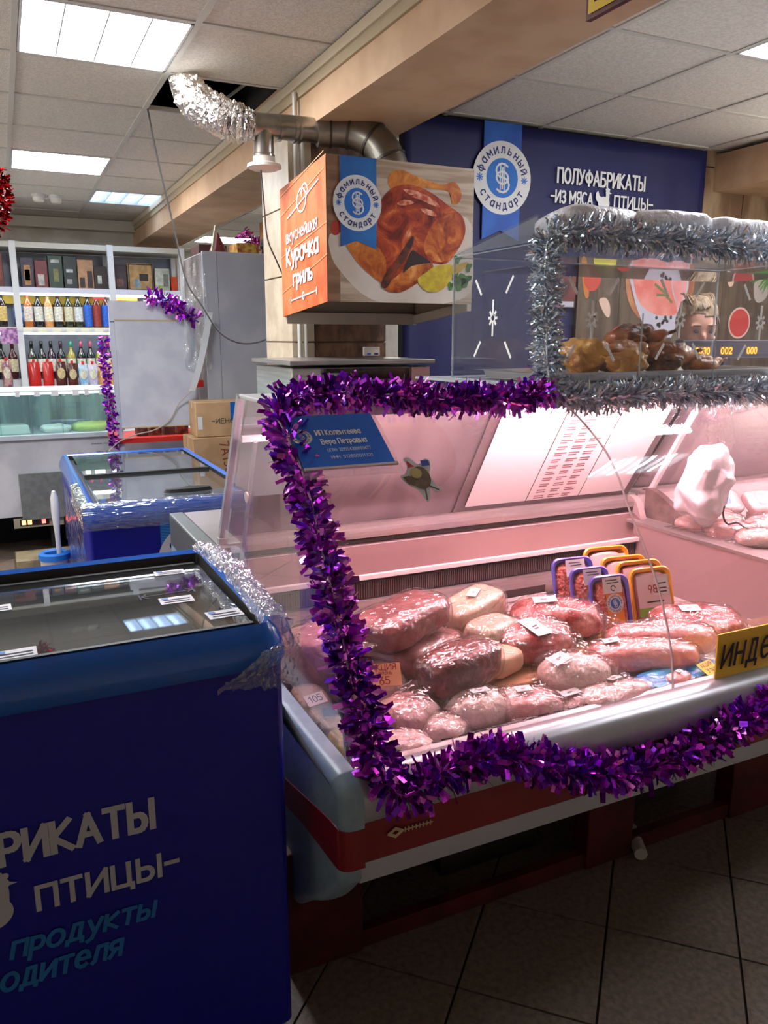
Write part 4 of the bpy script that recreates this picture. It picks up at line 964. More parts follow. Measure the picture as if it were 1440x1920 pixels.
# ================================================================== CHEST FREEZERS
m_fb = M('freezer_blue', (9, 13, 150), .45)
m_rim = M('freezer_rim', (14, 92, 190), .22, coat=.5)
m_gask = M('gasket', (22, 20, 20), .5)
m_in = M('freezer_liner', (150, 156, 166), .5)
m_lid = GLASS('lid_glass', (.9, .94, .95), .10, .05, (170, 176, 178), .01, 1.0)
m_wrap = GLASS('stretch_wrap', (.97, .98, 1.0), .12, .24, (232, 236, 242), .10, 1.0, .4, 80)
m_tagw = M('paper_tag', (214, 218, 226), .6)
m_ink = M('ink_dark2', (46, 48, 66), .7)
def loft(rings, bm, cap=True):
    R_ = [[bm.verts.new(p) for p in r] for r in rings]; n = len(R_[0])
    for a, b in zip(R_, R_[1:]):
        for i in range(n): bm.faces.new((a[i], a[(i + 1) % n], b[(i + 1) % n], b[i]))
    return bm
def rrect(x0, x1, y0, y1, r, z, n=5):
    out = []
    for cx, cy, a0 in ((x1 - r, y1 - r, 0), (x0 + r, y1 - r, 90), (x0 + r, y0 + r, 180), (x1 - r, y0 + r, 270)):
        for k in range(n + 1):
            a = R(a0 + 90 * k / n); out.append((cx + r * cos(a), cy + r * sin(a), z))
    return out
def freezer(name, label, x0, x1, y0, y1, z_body, z_top, inset, rimr=.05):
    t = thing(name, label, 'freezer', ((x0 + x1) / 2, (y0 + y1) / 2, 0), 0, 'blue chest freezers')
    bm = bmesh.new()
    loft([rrect(x0 + .012, x1 - .012, y0 + .016, y1 - .012, .02, .06), rrect(x0 + .012, x1 - .012, y0 + .016, y1 - .012, .02, z_body)], bm)
    obj('body', bm, m_fb, t)
    bm = bmesh.new(); B(x0 + .05, x1 - .05, y0 + .06, y1 - .05, 0, .07, bm)
    obj('base', bm, m_gask, t)
    bm = bmesh.new()      # rim: rolled outer edge, top, inner drop
    h = z_top - z_body
    prof = [(0.006, z_body - .004), (0.0, z_body + .15 * h), (0.001, z_body + .35 * h), (.007, z_body + .60 * h), (.017, z_body + .84 * h), (.030, z_top), (inset - .014, z_top - .003), (inset - .004, z_top - .010)]
    loft([rrect(x0 + d, x1 - d, y0 + d, y1 - d, max(rimr - d, .006), z) for d, z in prof], bm)
    smooth(obj('rim', bm, m_rim, t), 50)
    bm = bmesh.new()
    loft([rrect(x0 + inset - .004, x1 - inset + .004, y0 + inset - .004, y1 - inset + .004, .012, z_top - .009), rrect(x0 + inset, x1 - inset, y0 + inset, y1 - inset, .012, z_top - .034), rrect(x0 + inset + .022, x1 - inset - .022, y0 + inset + .012, y1 - inset - .022, .012, z_top - .036),
          rrect(x0 + inset + .022, x1 - inset - .022, y0 + inset + .012, y1 - inset - .022, .012, z_top - .06)], bm)
    obj('gasket', bm, m_gask, t)
    bm = bmesh.new()
    loft([rrect(x0 + inset + .02, x1 - inset - .02, y0 + inset + .012, y1 - inset - .02, .02, z_top - .05), rrect(x0 + inset + .02, x1 - inset - .02, y0 + inset + .012, y1 - inset - .02, .02, .30)], bm)
    B(x0 + inset, x1 - inset, y0 + inset, y1 - inset, .28, .30, bm)
    obj('liner', bm, m_in, t)
    return t
# ---- the near freezer
f1 = freezer('chest_freezer', 'nearest blue chest freezer with torn film on its corner', -.98, .462, 1.395, 2.072, .918, .995, .048)
for ch in f1.children:
    if ch.name.startswith(('rim', 'gasket')):
        for v in ch.data.vertices:
            t = min(max((v.co.y - 1.395) / .677, 0), 1); k = min(max((v.co.z - .93) / .06, 0), 1)
            v.co.z += .026 * 4 * t * (1 - t) * k
xi, yi0, yi1 = .462 - .048, 1.395 + .048, 2.072 - .048
def lidz(y):
    t = (y - yi0) / (yi1 - yi0); return .988 - .0114 * t - .010 * t * t
def lidslab(name, ya, yb, dz0, dz1, mat):
    ys = [ya + (yb - ya) * i / 14 for i in range(15)]
    o = obj(name, EXTX([(y, lidz(y) + dz0) for y in ys] + [(y, lidz(y) + dz1) for y in ys[::-1]], -.93, xi - .012), mat, f1)
    smooth(o, 20)
lidslab('glass_lid', yi0 + .008, yi1 - .012, 0, .004, m_lid)
lidslab('lid_frame', yi0 + .002, yi0 + .013, -.004, .008, m_gask)
lidslab('lid_frame', yi1 - .03, yi1 - .012, -.004, .006, m_gask)
class LidSurf(Surf):
    def pt(s, u, v, l=0.0): return Vector((u, v, lidz(v) + .0046 + l))
ST = LidSurf((0, 0, 0), (1, 0, 0), (0, 1, 0))
def tagf(name, x, y, wd, dp, rot, parent, lines=2, S=None, zl=.0006, handw=None):
    S_ = S or ST; c, s = cos(rot), sin(rot)
    P = lambda u, v: (x + u * c - v * s, y + u * s + v * c)
    o = poly(name, S_, [P(-wd / 2, -dp / 2), P(wd / 2, -dp / 2), P(wd / 2, dp / 2), P(-wd / 2, dp / 2)], m_tagw, parent, zl)
    bm = bmesh.new()
    for k in range(lines):
        v = dp * (-.25 + .3 * k)
        ll = []
        u = -wd * .35
        while u < wd * .35:
            du = random.uniform(.06, .16) * wd; ll.append([P(u, v), P(min(u + du, wd * .38), v)]); u += du + .03 * wd
        stroke_bm(S_, ll, dp * .10, zl + .0006, bm)
    obj('print', bm, m_ink, o)
    poly('logo', S_, [P(-wd * .42, dp * .15), P(-wd * .22, dp * .15), P(-wd * .22, dp * .42), P(-wd * .42, dp * .42)], M('logo_blue', (70, 130, 200), .6), o, zl + .0006)
    return o
for (x, y, rz) in ((-.03, 1.485, .03), (.295, 1.68, -.02), (.365, 1.535, .03), (.325, 1.93, -.06), (-.07, 1.80, 0.05)):
    tagf('price_sticker', x, y, .072, .045 if y > 1.9 else .05, rz, f1)
obj('arrow_mark', stroke_bm(ST, [[(.225, 1.735), (.345, 1.745)], [(.225, 1.715), (.225, 1.755)], [(.345, 1.725), (.345, 1.765)], [(.24, 1.72), (.228, 1.735), (.24, 1.752)], [(.33, 1.73), (.343, 1.745), (.33, 1.76)]], .0035, .0006), m_ink, f1)
SF = Surf((0, 1.4105, 0), (1, 0, 0), (0, 0, 1))
mgrey = M('print_grey', (196, 196, 200), .6); mcy = M('print_teal', (30, 120, 190), .6)
text('lettering', SF, 'ПОЛУФАБРИКАТЫ', -.415, .627, .058, mgrey, f1, .592, .21, .002)
text('lettering', SF, 'ПТИЦЫ-', -.035, .517, .046, mgrey, f1, .254, .2, .002)
text('lettering', SF, '-ИЗ МЯСА', -.44, .517, .046, mgrey, f1, .27, .2, .002)
hen(SF, -.118, .545, .095, mgrey, f1, .002)
text('lettering', SF, 'е продукты', -.14, .432, .042, mcy, f1, .305, .19, .002, .22, .22)
text('lettering', SF, 'одителя', -.112, .368, .044, mcy, f1, .21, .19, .002, .22, .22)
# torn wrap over the right hand rim
def wrapfn(u, v):
    y = 2.06 - .63 * u
    bl = .026 * 4 * (min(u, 1)) * (1 - min(u, 1)); prof = [(.405, .984 + bl), (.412, 1.004 + bl), (.44, 1.004 + bl), (.468, .985 + bl), (.474, .955 + bl * .5), (.472, .93)]
    k = v * (len(prof) - 1); i = min(int(k), len(prof) - 2); f_ = k - i
    x = prof[i][0] * (1 - f_) + prof[i + 1][0] * f_; z = prof[i][1] * (1 - f_) + prof[i + 1][1] * f_
    nn = noise.noise(Vector((u * 22, v * 5, .3))); n2 = noise.noise(Vector((u * 50, v * 14, 4.3)))
    a = .012 * nn + .009 * n2 + .006 * noise.noise(Vector((u * 90, v * 30, 8)))
    return Vector((x + .006 + a * .6, y, z + .004 + abs(a)))
wr = smooth(obj('torn_film', film_grid(wrapfn, 130, 26), m_wrap, f1), 180)
def flapfn(u, v):
    x = .475 - .165 * u * (.4 + .6 * v); z = .998 - .115 * v * (1 - .2 * u) - .01
    nn = noise.noise(Vector((u * 24, v * 8, 7.3))) + .5 * noise.noise(Vector((u * 60, v * 20, 2.3)))
    return Vector((x + .008 * nn, 1.388 - .006 - .012 * abs(nn) + .02 * (1 - v) * (1 - u) * 0, z + .012 * noise.noise(Vector((u * 20, v * 4, 1.0))) - .03 * u * (1 - v)))
smooth(obj('torn_film', film_grid(flapfn, 50, 40), GLASS('flap_film', (.98, .99, 1.0), .10, .12, (232, 236, 242), .10, 1.0, .4, 60), f1), 180)
# goods inside the near freezer
for i, (x, y, c) in enumerate(((-.55, 1.7, (190, 190, 196)), (-.2, 1.72, (170, 160, 150)), (.12, 1.70, (200, 190, 170)))):
    o = smooth(obj('frozen_bag', SELL(.15, .22, .06, .6, 24, 12, .12, 10, i, None, TRS((x, y, .37)), flat=-.05), M('frozen_%d' % i, c, .3, c2=tuple(v - 50 for v in c), scale=16, bump=.4)), 180)
    tag(o, ['frozen grey bag at the left of the near freezer', 'frozen brown grey bag in the middle of the near freezer', 'frozen cream bag at the right of the near freezer'][i], 'bag', 'bags inside the near freezer')

# ---- the far freezer
f2 = freezer('chest_freezer', 'farther blue chest freezer with two sliding glass lids', .235, 1.0, 3.29, 4.93, .80, .885, .055, .04)
obj('glass_lid', B(.31, .93, 3.36, 4.16, .866, .870), m_lid, f2)
obj('glass_lid', B(.31, .93, 4.12, 4.86, .873, .877), m_lid, f2)
obj('lid_frame', B(.31, .93, 4.10, 4.125, .862, .882), m_gask, f2)
obj('lid_handle', LATHE([(0, 0), (.11, .004), (.10, .02), (.0, .028)], 20, None, TRS((.70, 3.52, .870)) @ Matrix.Diagonal((1, .28, 1, 1))), m_gask, f2)
def wrap2(u, v):
    x = .228 + .78 * u
    prof = [(3.345, .884), (3.31, .897), (3.283, .885), (3.277, .85), (3.28, .81), (3.285, .785)]
    k = v * (len(prof) - 1); i = min(int(k), len(prof) - 2); f_ = k - i
    y = prof[i][0] * (1 - f_) + prof[i + 1][0] * f_; z = prof[i][1] * (1 - f_) + prof[i + 1][1] * f_
    a = .006 * noise.noise(Vector((u * 14, v * 14, 9.3))) + .004 * noise.noise(Vector((u * 30, v * 40, 2.2)))
    return Vector((x, y - .004 - abs(a), z + a * .5))
m_wrap2 = GLASS('wound_wrap', (.97, .98, 1.0), .28, .10, (206, 206, 220), .12, 1.3, 1.0, 60, (.25, 1, 1.6))
smooth(obj('wound_film', film_grid(wrap2, 60, 26), m_wrap2, f2), 180)
def wrap3(u, v):
    y = 3.28 + .6 * u; z = .895 - .11 * v
    a = .006 * noise.noise(Vector((u * 14, v * 9, 5.3)))
    return Vector((.228 - abs(a) + (.03 if v < .15 else 0) * 1, y, z + a))
smooth(obj('wound_film', film_grid(wrap3, 40, 12), m_wrap2, f2), 180)
smooth(obj('wound_film', film_grid(lambda u, v: Vector((.236 - .006 - .010 * abs(noise.noise(Vector((u * 4, v * 6, 3)))), 3.30 + 1.2 * u, .80 - .66 * v)), 20, 20), GLASS('side_film', (.98, .99, 1), .05, .05, (220, 226, 235), .1, .8, .8, 12), f2), 180)
S2_ = Surf((0, 3.305, 0), (1, 0, 0), (0, 0, 1))
cor = poly('corner_print', S2_, [(.53, .80), (.53, .30), (.985, .30), (.985, .80)], M('corner_cyan', (30, 120, 200), .5), f2, .0015)
bm = bmesh.new()
for k in range(22): stroke_bm(S2_, [[(.535, .79 - k * .012), (.98, .71 - k * .012)]], .003, .0022, bm)
obj('hatching', bm, M('corner_light', (90, 170, 225), .5), f2)
medallion(S2_, .70, .60, .19, f2, .003)
rl = obj('red_logo', B(.2335, .2345, 3.62, 3.74, .66, .675), M('logo_red', (200, 30, 50), .5), f2)
pk = thing('frozen_pack', 'yellow and brown food pack lying under the far freezer glass', 'packet', (.42, 3.62, .8))
bev(obj('pack', B(.335, .48, 3.47, 3.66, .775, .815), M('pack_yellow', (196, 150, 60), .35, c2=(150, 96, 50), scale=18), pk), .008)
obj('sticker', B(.36, .42, 3.57, .0 + 3.63, .8152, .8158), m_tagw, pk)
obj('rack', B(.30, .96, 3.36, 4.86, .70, .712), m_in, f2)
obj('rack_block', B(.33, .50, 3.45, 3.68, .712, .774), m_in, f2)
# ================================================================== MEAT COUNTER (refrigerated display case)
m_end = M('end_plastic', (150, 172, 186), .35, c2=(140, 164, 180), scale=40)
m_alu = M('aluminium', (178, 178, 184), .3, metal=.4)
m_red = M('stripe_red', (130, 20, 24), .4)
m_low = M('lower_band', (186, 190, 196), .4)
m_pinky = M('case_liner', (214, 206, 206), .42, metal=.25)
m_inx = M('case_steel', (200, 192, 192), .32, metal=.7, c2=(180, 172, 172), scale=3, stretch=(1, 1, 20))
m_mesh = M('coil_mesh', (34, 28, 30), .6)
m_case_gl = GLASS('case_glass', (.985, .985, .985), .045, .012, (255, 235, 238), .01, .8)
m_side_gl = GLASS('side_glass', (.95, .96, .96), .05, .07, (225, 220, 222), .02, .8)
m_edge = M('glass_edge', (206, 190, 190), .2, metal=.1)
m_plinth = M('plinth_red', (86, 20, 22), .5, c2=(66, 12, 16), scale=10)
X0, X1 = .565, 2.26
dc = thing('meat_counter', 'refrigerated glass meat counter with red stripe and curved front glass', 'display case', (1.4, 1.8, 0))
# plinth posts, rail, dark back
for x0, x1 in ((.50, .70), (1.425, 1.60), (2.02, 2.24)): bev(obj('plinth_post', B(x0, x1, 1.59, 1.66, 0, .34), m_plinth, dc), .004)
obj('plinth_rail', B(.70, 1.425, 1.60, 1.63, .0, .05), m_plinth, dc)
obj('plinth_rail', B(1.60, 2.02, 1.60, 1.63, .0, .05), m_plinth, dc)
obj('plinth_back', B(.52, 2.24, 2.10, 2.12, 0, .30), M('plinth_dark', (30, 22, 22), .7), dc)
obj('plinth_side', B(.50, .515, 1.60, 2.36, 0, .2), m_plinth, dc)
# tub underside
tub = [(1.305, .452), (1.36, .43), (1.60, .335), (2.38, .30), (2.40, .86), (2.36, .86), (2.34, .36), (1.62, .38), (1.40, .50), (1.36, .60), (1.33, .60), (1.31, .50)]
obj('tub', EXTX(tub, X0, X1), m_low, dc)
lowp = [(1.30, .447), (1.292, .470), (1.290, .500), (1.32, .500), (1.34, .455), (1.33, .44)]
smooth(obj('lower_band', EXTX(lowp, X0, X1), m_low, dc), 30)
obj('red_stripe', EXTX([(1.290, .501), (1.290, .591), (1.32, .591), (1.32, .501)], X0, X1), m_red, dc)
arc = [(1.289, .592), (1.278, .600), (1.272, .62), (1.272, .645), (1.28, .665), (1.296, .68), (1.32, .688), (1.345, .684), (1.37, .668), (1.385, .655), (1.385, .60), (1.32, .592)]
smooth(obj('bumper', EXTX(arc, X0, X1), m_alu, dc), 35)
# badge
SBd = Surf((0, 1.2885, 0), (1, 0, 0), (0, 0, 1))
bm = bmesh.new()
stroke_bm(SBd, [[(.625, .553), (.640, .562), (.655, .553), (.640, .544), (.625, .553)]], .007, .003, bm)
for k in range(8): stroke_bm(SBd, [[(.662 + k * .0085, .549), (.662 + k * .0085, .558)], [(.662 + k * .0085, .5535), (.667 + k * .0085, .5535)]], .003, .003, bm)
obj('maker_badge', bm, M('badge_gold', (206, 190, 150), .3, metal=.6), dc)
# left end panel: rounded plastic cheek
def CHEEK(prof, x_in, x_out, r):
    """(y,z) profile extruded from x_in to x_out, its outer edge rounded over with radius r"""
    n = len(prof); area = sum(prof[i][0] * prof[(i + 1) % n][1] - prof[(i + 1) % n][0] * prof[i][1] for i in range(n)); sg = 1 if area > 0 else -1
    nm = []
    for i in range(n):
        d = Vector((prof[(i + 1) % n][0] - prof[i - 1][0], prof[(i + 1) % n][1] - prof[i - 1][1])).normalized(); nm.append((-d.y * sg, d.x * sg))
    lay_ = [(x_in, 0)] + [(x_out + r - r * sin(R(a)), r * (1 - cos(R(a)))) for a in (0, 20, 40, 60, 75, 90)]
    bm = bmesh.new()
    rg = [[bm.verts.new((x, y + nn[0] * d, z + nn[1] * d)) for (y, z), nn in zip(prof, nm)] for x, d in lay_]
    for a, b in zip(rg, rg[1:]):
        for i in range(n): bm.faces.new((a[i], a[(i + 1) % n], b[(i + 1) % n], b[i]))
    bm.faces.new(rg[-1]); bm.faces.new(rg[0][::-1])
    bmesh.ops.recalc_face_normals(bm, faces=bm.faces)
    return bm
ep = [(1.318, .690), (1.36, .694), (1.66, .690), (2.16, .70), (2.26, .75), (2.35, .86), (2.44, .895), (2.955, .895), (2.97, .86), (2.97, .62), (2.42, .30), (1.80, .10), (1.70, .115), (1.62, .17), (1.53, .25), (1.40, .345), (1.32, .43), (1.294, .47), (1.276, .56), (1.274, .64), (1.286, .672)]
ep = [(p.x, p.y) for p in CR([(a, b, 0) for a, b in ep], 3, True)]
smooth(obj('end_panel', CHEEK(ep, X0, .515, .026), m_end, dc), 60)
es = [(1.2735, .502), (1.2735, .592), (1.30, .594), (1.33, .590), (1.42, .571), (1.50, .552), (1.68, .512), (2.2, .42), (2.2, .35), (1.70, .438), (1.50, .478), (1.42, .488), (1.33, .498), (1.30, .502)]
def STRIPE(x_in, x_out, r):
    bm = bmesh.new(); lay_ = [(x_in, 0)] + [(x_out + r - r * sin(R(a)), r * (1 - cos(R(a)))) for a in (0, 20, 40, 60, 75, 90)]
    rg = [[bm.verts.new((x, y + (d if y < 1.29 else 0), z)) for y, z in es] for x, d in lay_]; n = len(es)
    for a, b in zip(rg, rg[1:]):
        for i in range(n): bm.faces.new((a[i], a[(i + 1) % n], b[(i + 1) % n], b[i]))
    bm.faces.new(rg[-1]); bm.faces.new(rg[0][::-1]); bmesh.ops.recalc_face_normals(bm, faces=bm.faces)
    return bm
smooth(obj('end_stripe', STRIPE(X0 + .001, .5125, .026), m_red, dc), 50)
# service worktop behind
obj('worktop', B(X0 + .001, X1, 2.42, 2.955, .862, .900), m_inx, dc)
obj('worktop_front', B(X0 + .001, X1, 2.60, 2.93, .30, .862), m_inx, dc)
bev(obj('worktop_end', B(.512, X0, 2.42, 2.965, .78, .902), M('worktop_end', (128, 134, 132), .35, metal=.6), dc), .006)
# interior: deck, back ramp, grilles
obj('deck', B(X0, 2.155, 1.375, 2.26, .600, .618), m_pinky, dc)
obj('front_channel', EXTX([(1.385, .618), (1.43, .618), (1.43, .648), (1.40, .66), (1.385, .655)], X0, X1), m_inx, dc)
bm = bmesh.new()
for k in range(34): B(.64 + k * .045, .64 + k * .045 + .03, 1.4125, 1.4165, .6535, .6565, bm)
obj('channel_slot', bm, m_gask, dc)
obj('back_ramp', EXTX([(2.24, .795), (2.375, .866), (2.395, .862), (2.26, .785)], X0, X1), M('ramp_steel', (146, 118, 116), .3, metal=.55), dc)
obj('back_ledge', B(X0, X1, 2.36, 2.42, .885, .905), m_inx, dc)
obj('ledge_shadow_gap', B(X0, X1, 2.366, 2.376, .867, .8855), m_gask, dc)
obj('white_strip', B(X0, 2.155, 2.225, 2.245, .782, .796), M('strip_white', (236, 230, 230), .4), dc)
obj('rear_panel', B(X0, 2.155, 2.25, 2.262, .60, .785), m_pinky, dc)
obj('coil_grille', B(X0, 2.155, 2.242, 2.25, .712, .772), m_mesh, dc)
bm = bmesh.new()
for k in range(190): B(X0 + .005 + k * .0083, X0 + .009 + k * .0083, 2.238, 2.243, .716, .768, bm)
obj('grille_fin', bm, M('fin', (84, 66, 68), .5, metal=.3), dc)
obj('rear_band', B(X0, 2.155, 2.222, 2.244, .668, .710), m_inx, dc)
for k in range(4):
    xa = X0 + .02 + k * .40
    obj('rear_slot', B(xa, min(xa + .34, 2.14), 2.236, 2.244, .634, .667), M('slot_dark', (60, 40, 44), .6), dc)
    obj('slot_light', B(xa, min(xa + .34, 2.14), 2.226, 2.234, .622, .634), M('strip_white', (236, 230, 230), .4), dc)
# right wall of the well and raised tray beyond belong to the next counter
obj('well_end', B(2.155, 2.165, 1.40, 2.26, .60, .845), M('well_end', (176, 150, 150), .4, metal=.3), dc)
obj('well_end_cap', B(2.150, 2.185, 1.40, 2.30, .845, .855), m_inx, dc)
# curved front glass, two panes
gp = CR([(1.362, .655, 0), (1.384, .777, 0), (1.434, .905, 0), (1.493, 1.002, 0), (1.557, 1.09, 0), (1.65, 1.225, 0), (1.79, 1.325, 0), (1.93, 1.388, 0)], 5)
gprof = [(p.x, p.y) for p in gp]
for i, (xa, xb) in enumerate(((.592, 1.470), (1.474, X1))):
    gpane = smooth(obj('curved_glass', SHEETX(gprof, xa, xb, .005), m_case_gl, dc), 40)
    for xe in ((xa, xb) if i == 0 else (xb,)):
        smooth(obj('glass_edge', SHEETX(gprof, xe - .0012, xe + .0012, .0055), m_edge, gpane), 40)
# top shelf
bev(obj('top_shelf', B(.575, X1, 1.925, 2.135, 1.386, 1.398), M('top_shelf', (206, 206, 208), .3), dc), .003)
obj('lamp_valance', B(.592, X1, 1.936, 1.944, 1.345, 1.386), M('top_shelf', (206, 206, 208), .3), dc)  # added lip hiding the glowing tube from the front
# left side glass and its trims
sg_ = [(y, z) for y, z in gprof] + [(2.12, 1.395), (2.435, .905), (2.33, .86), (2.24, .73), (2.16, .702), (1.66, .693), (1.40, .695)]
sgl = obj('side_glass', EXTX(sg_, .578, .583), m_side_gl, dc)
def barYZ(name, p0, p1, wd, x0, x1, mat, par=dc):
    a = Vector((0, p0[0], p0[1])); b = Vector((0, p1[0], p1[1])); d = (b - a).normalized(); n = Vector((0, -d.z, d.y)) * wd / 2
    return obj(name, EXTX([((a + n).y, (a + n).z), ((b + n).y, (b + n).z), ((b - n).y, (b - n).z), ((a - n).y, (a - n).z)], x0, x1), mat, par)
barYZ('rear_post', (2.44, .90), (2.13, 1.395), .018, .570, .592, m_alu)
barYZ('inner_post', (2.33, .80), (2.09, 1.27), .010, .60, .61, m_alu)
barYZ('front_post', (1.385, .66), (1.44, .865), .012, .575, .590, M('post_steel', (150, 146, 144), .3, metal=.8))
obj('cross_strip', EXTX([(2.15, 1.262), (2.15, 1.28), (2.17, 1.28), (2.17, 1.262)], .585, .90), M('strip_white', (236, 230, 230), .4), dc)
smooth(obj('side_plug', LATHE([(.012, 0), (.016, 0), (.016, .004), (.012, .004)], 20, None, Matrix.Translation((.575, 2.10, 1.115)) @ Matrix.Rotation(R(90), 4, 'Y')), m_edge, dc))
# leaning back doors
BD0, BD1 = (2.435, .905), (2.13, 1.386)
for xa, xb, kk in ((.60, 1.45, 0), (1.43, X1, .006)):
    o = obj('back_door', EXTX([(BD0[0] - kk, BD0[1]), (BD0[0] - kk + .004, BD0[1]), (BD1[0] - kk + .004, BD1[1]), (BD1[0] - kk, BD1[1])], xa, xb), M('door_panel', (128, 120, 122), .25, metal=.5, c2=(112, 104, 108), scale=2, stretch=(4, 1, .5)), dc)
obj('door_sill', EXTX([(2.40, .905), (2.40, .925), (2.43, .925), (2.43, .905)], X0, X1), m_inx, dc)
# pink tubes under the top shelf
for xa, xb in ((.66, 1.42), (1.50, 2.20)):
    lt = thing('tube_lamp', 'pink %s tube lamp under the top shelf of the meat counter' % ('left' if xa < 1 else 'right'), 'lamp', (xa, 2.0, 1.37), 0, 'pink tube lamps')
    obj('lamp_housing', B(xa - .03, xb + .03, 1.965, 2.035, 1.372, 1.385), m_frame, lt)
    obj('lamp_tube', TUBE([(xa, 2.0, 1.357), (xb, 2.0, 1.357)], .012, 10), EMIT('pink_tube' if xa > 1 else 'pink_tube_left', (255, 198, 206), LAMP_PINK * (1 if xa > 1 else .7)), lt)
# sheets of paper stuck to the back door, with printed lines
dvec = Vector((0, BD1[0] - BD0[0], BD1[1] - BD0[1])); dl = dvec.length; dvec.normalize()
SD = Surf((0, BD0[0] - .010, BD0[1]), (1, 0, 0), dvec)
m_paper = M('sheet_paper', (232, 226, 226), .6)
ns = ['plain white sheet left of the printed list in the counter', 'white printed price list stuck inside the counter', 'plain white sheet right of the printed list in the counter']
for i, (xa, xb) in enumerate(((1.47, 1.735), (1.74, 1.985), (1.99, 2.22))):
    o = obj('paper_sheet', HEX([SD.pt(xa, .05, .001), SD.pt(xb, .05, .001), SD.pt(xb, .05, .0022), SD.pt(xa, .05, .0022), SD.pt(xa, .56, .001), SD.pt(xb, .56, .001), SD.pt(xb, .56, .0022), SD.pt(xa, .56, .0022)]), m_paper)
    tag(o, ns[i], 'paper', 'sheets inside the counter')
    if i == 1:
        bm = bmesh.new()
        for r in range(13):
            for c in range(3):
                u = xa + .03 + c * .065
                if c == 2 and r > 9: continue
                stroke_bm(SD, [[(u, .07 + r * .03), (u + random.uniform(.03, .05), .07 + r * .03)], [(u, .06 + r * .03), (u + random.uniform(.02, .045), .06 + r * .03)]], .006, .0028, bm)
        obj('printed_line', bm, M('ink_rose', (150, 110, 116), .7), o)
# name plate in a clear holder on the front glass
gd = Vector((0, 1.79 - 1.65, 1.325 - 1.225)); gd.normalize()
np_ = thing('name_plate', 'blue information plate with white writing on the upper front glass', 'sign', (.72, 1.72, 1.27))
SN = Surf((0, 1.655 - .006, 1.235 + .004), (1, 0, 0), gd)
def slab(name, S, u0, u1, v0, v1, l0, l1, mat, par): return obj(name, HEX([S.pt(u0, v0, l0), S.pt(u1, v0, l0), S.pt(u1, v0, l1), S.pt(u0, v0, l1), S.pt(u0, v1, l0), S.pt(u1, v1, l0), S.pt(u1, v1, l1), S.pt(u0, v1, l1)]), mat, par)
slab('holder', SN, .585, .835, -.01, .20, .006, .008, GLASS('holder_glass', (.97, .97, .97), .06, .06), np_)
slab('plate', SN, .592, .822, .022, .20, .009, .011, M('plate_blue', (20, 100, 205), .4), np_)
slab('edge', SN, .592, .828, .015, .022, .008, .012, m_edge, np_)
SN2 = Surf(SN.pt(0, 0, .011), SN.U, SN.V)
text('lettering', SN2, 'ИП Колентеева', .655, .128, .017, mw, np_, .115, .17, .001)
text('lettering', SN2, 'Вера Петровна', .660, .096, .017, mw, np_, .115, .17, .001)
text('lettering', SN2, 'ОГРН: 321554300003477', .666, .070, .010, mw, np_, .11, .12, .001)
text('lettering', SN2, 'ИНН: 512800011321', .668, .046, .010, mw, np_, .105, .12, .001)
medallion(SN2, .616, .125, .026, np_, .001)
# owl sticker on the glass
tg = gprof
SO = Surf((.868, 1.638 - .013, 1.210 + .008), (1, 0, 0), Vector((0, 1.65 - 1.557, 1.225 - 1.09)).normalized())
ow = thing('owl_sticker', 'brown bird sticker with red cap on the front glass', 'sticker', (.868, 1.62, 1.2))
poly('white_edge', SO, [(x * .00125, y * .00125) for x, y in [(-38, 10), (-28, 14), (-18, 30), (-22, 46), (-8, 48), (4, 34), (14, 36), (24, 44), (34, 38), (30, 22), (24, 8), (32, -10), (42, -22), (30, -28), (18, -18), (14, -34), (4, -46), (-2, -34), (-10, -18), (-24, -10)]], M('sticker_white', (226, 224, 226), .5), ow, .002, 3)
poly('bird_body', SO, disc(.005, .005, .026, 24, .030), M('bird_brown', (120, 96, 70), .5, c2=(96, 74, 52), scale=80), ow, .003)
poly('bird_wing', SO, [(x * .00125, y * .00125) for x, y in [(-34, 8), (-20, 10), (-8, 0), (-14, -12), (-26, -6)]], M('bird_brown2', (104, 82, 60), .5), ow, .0036)
poly('bird_face', SO, disc(-.005, .0175, .015, 20, .014), M('bird_face', (196, 176, 110), .5), ow, .004)
poly('red_cap', SO, [(x * .00125, y * .00125) for x, y in [(-18, 26), (-18, 42), (-4, 28)]], M('cap_red', (190, 50, 50), .5), ow, .0042)
poly('flag', SO, rect(.015, .037, .035, .05), M('flag_blue', (60, 90, 180), .5), ow, .0042)
obj('legs', stroke_bm(SO, [[(.0075, -.025), (.005, -.052)], [(.02, -.0175), (.042, -.03)]], .004, .0042), M('bird_brown2', (104, 82, 60), .5), ow)
# yellow price sign on the front rail
ys = thing('price_sign', 'yellow price sign with dark lettering on the counter front rail', 'sign', (1.68, 1.335, .66))
obj('card', HEX([(1.59, 1.338, .672), (2.0, 1.338, .672), (2.0, 1.342, .672), (1.59, 1.342, .672), (1.575, 1.328, .812), (2.0, 1.328, .812), (2.0, 1.332, .812), (1.575, 1.332, .812)]), M('sign_card', (252, 204, 60), .45), ys)
obj('holder', B(1.60, 1.99, 1.334, 1.346, .664, .676), GLASS('holder_glass', (.97, .97, .97), .06, .06), ys)
text('lettering', Surf((1.597, 1.3335, .672), (1, 0, 0), Vector((0, -.07, .998))), 'инде', 0, .048, .082, M('ink_brown', (50, 36, 36), .6), ys, .172, .11, .002, .3)

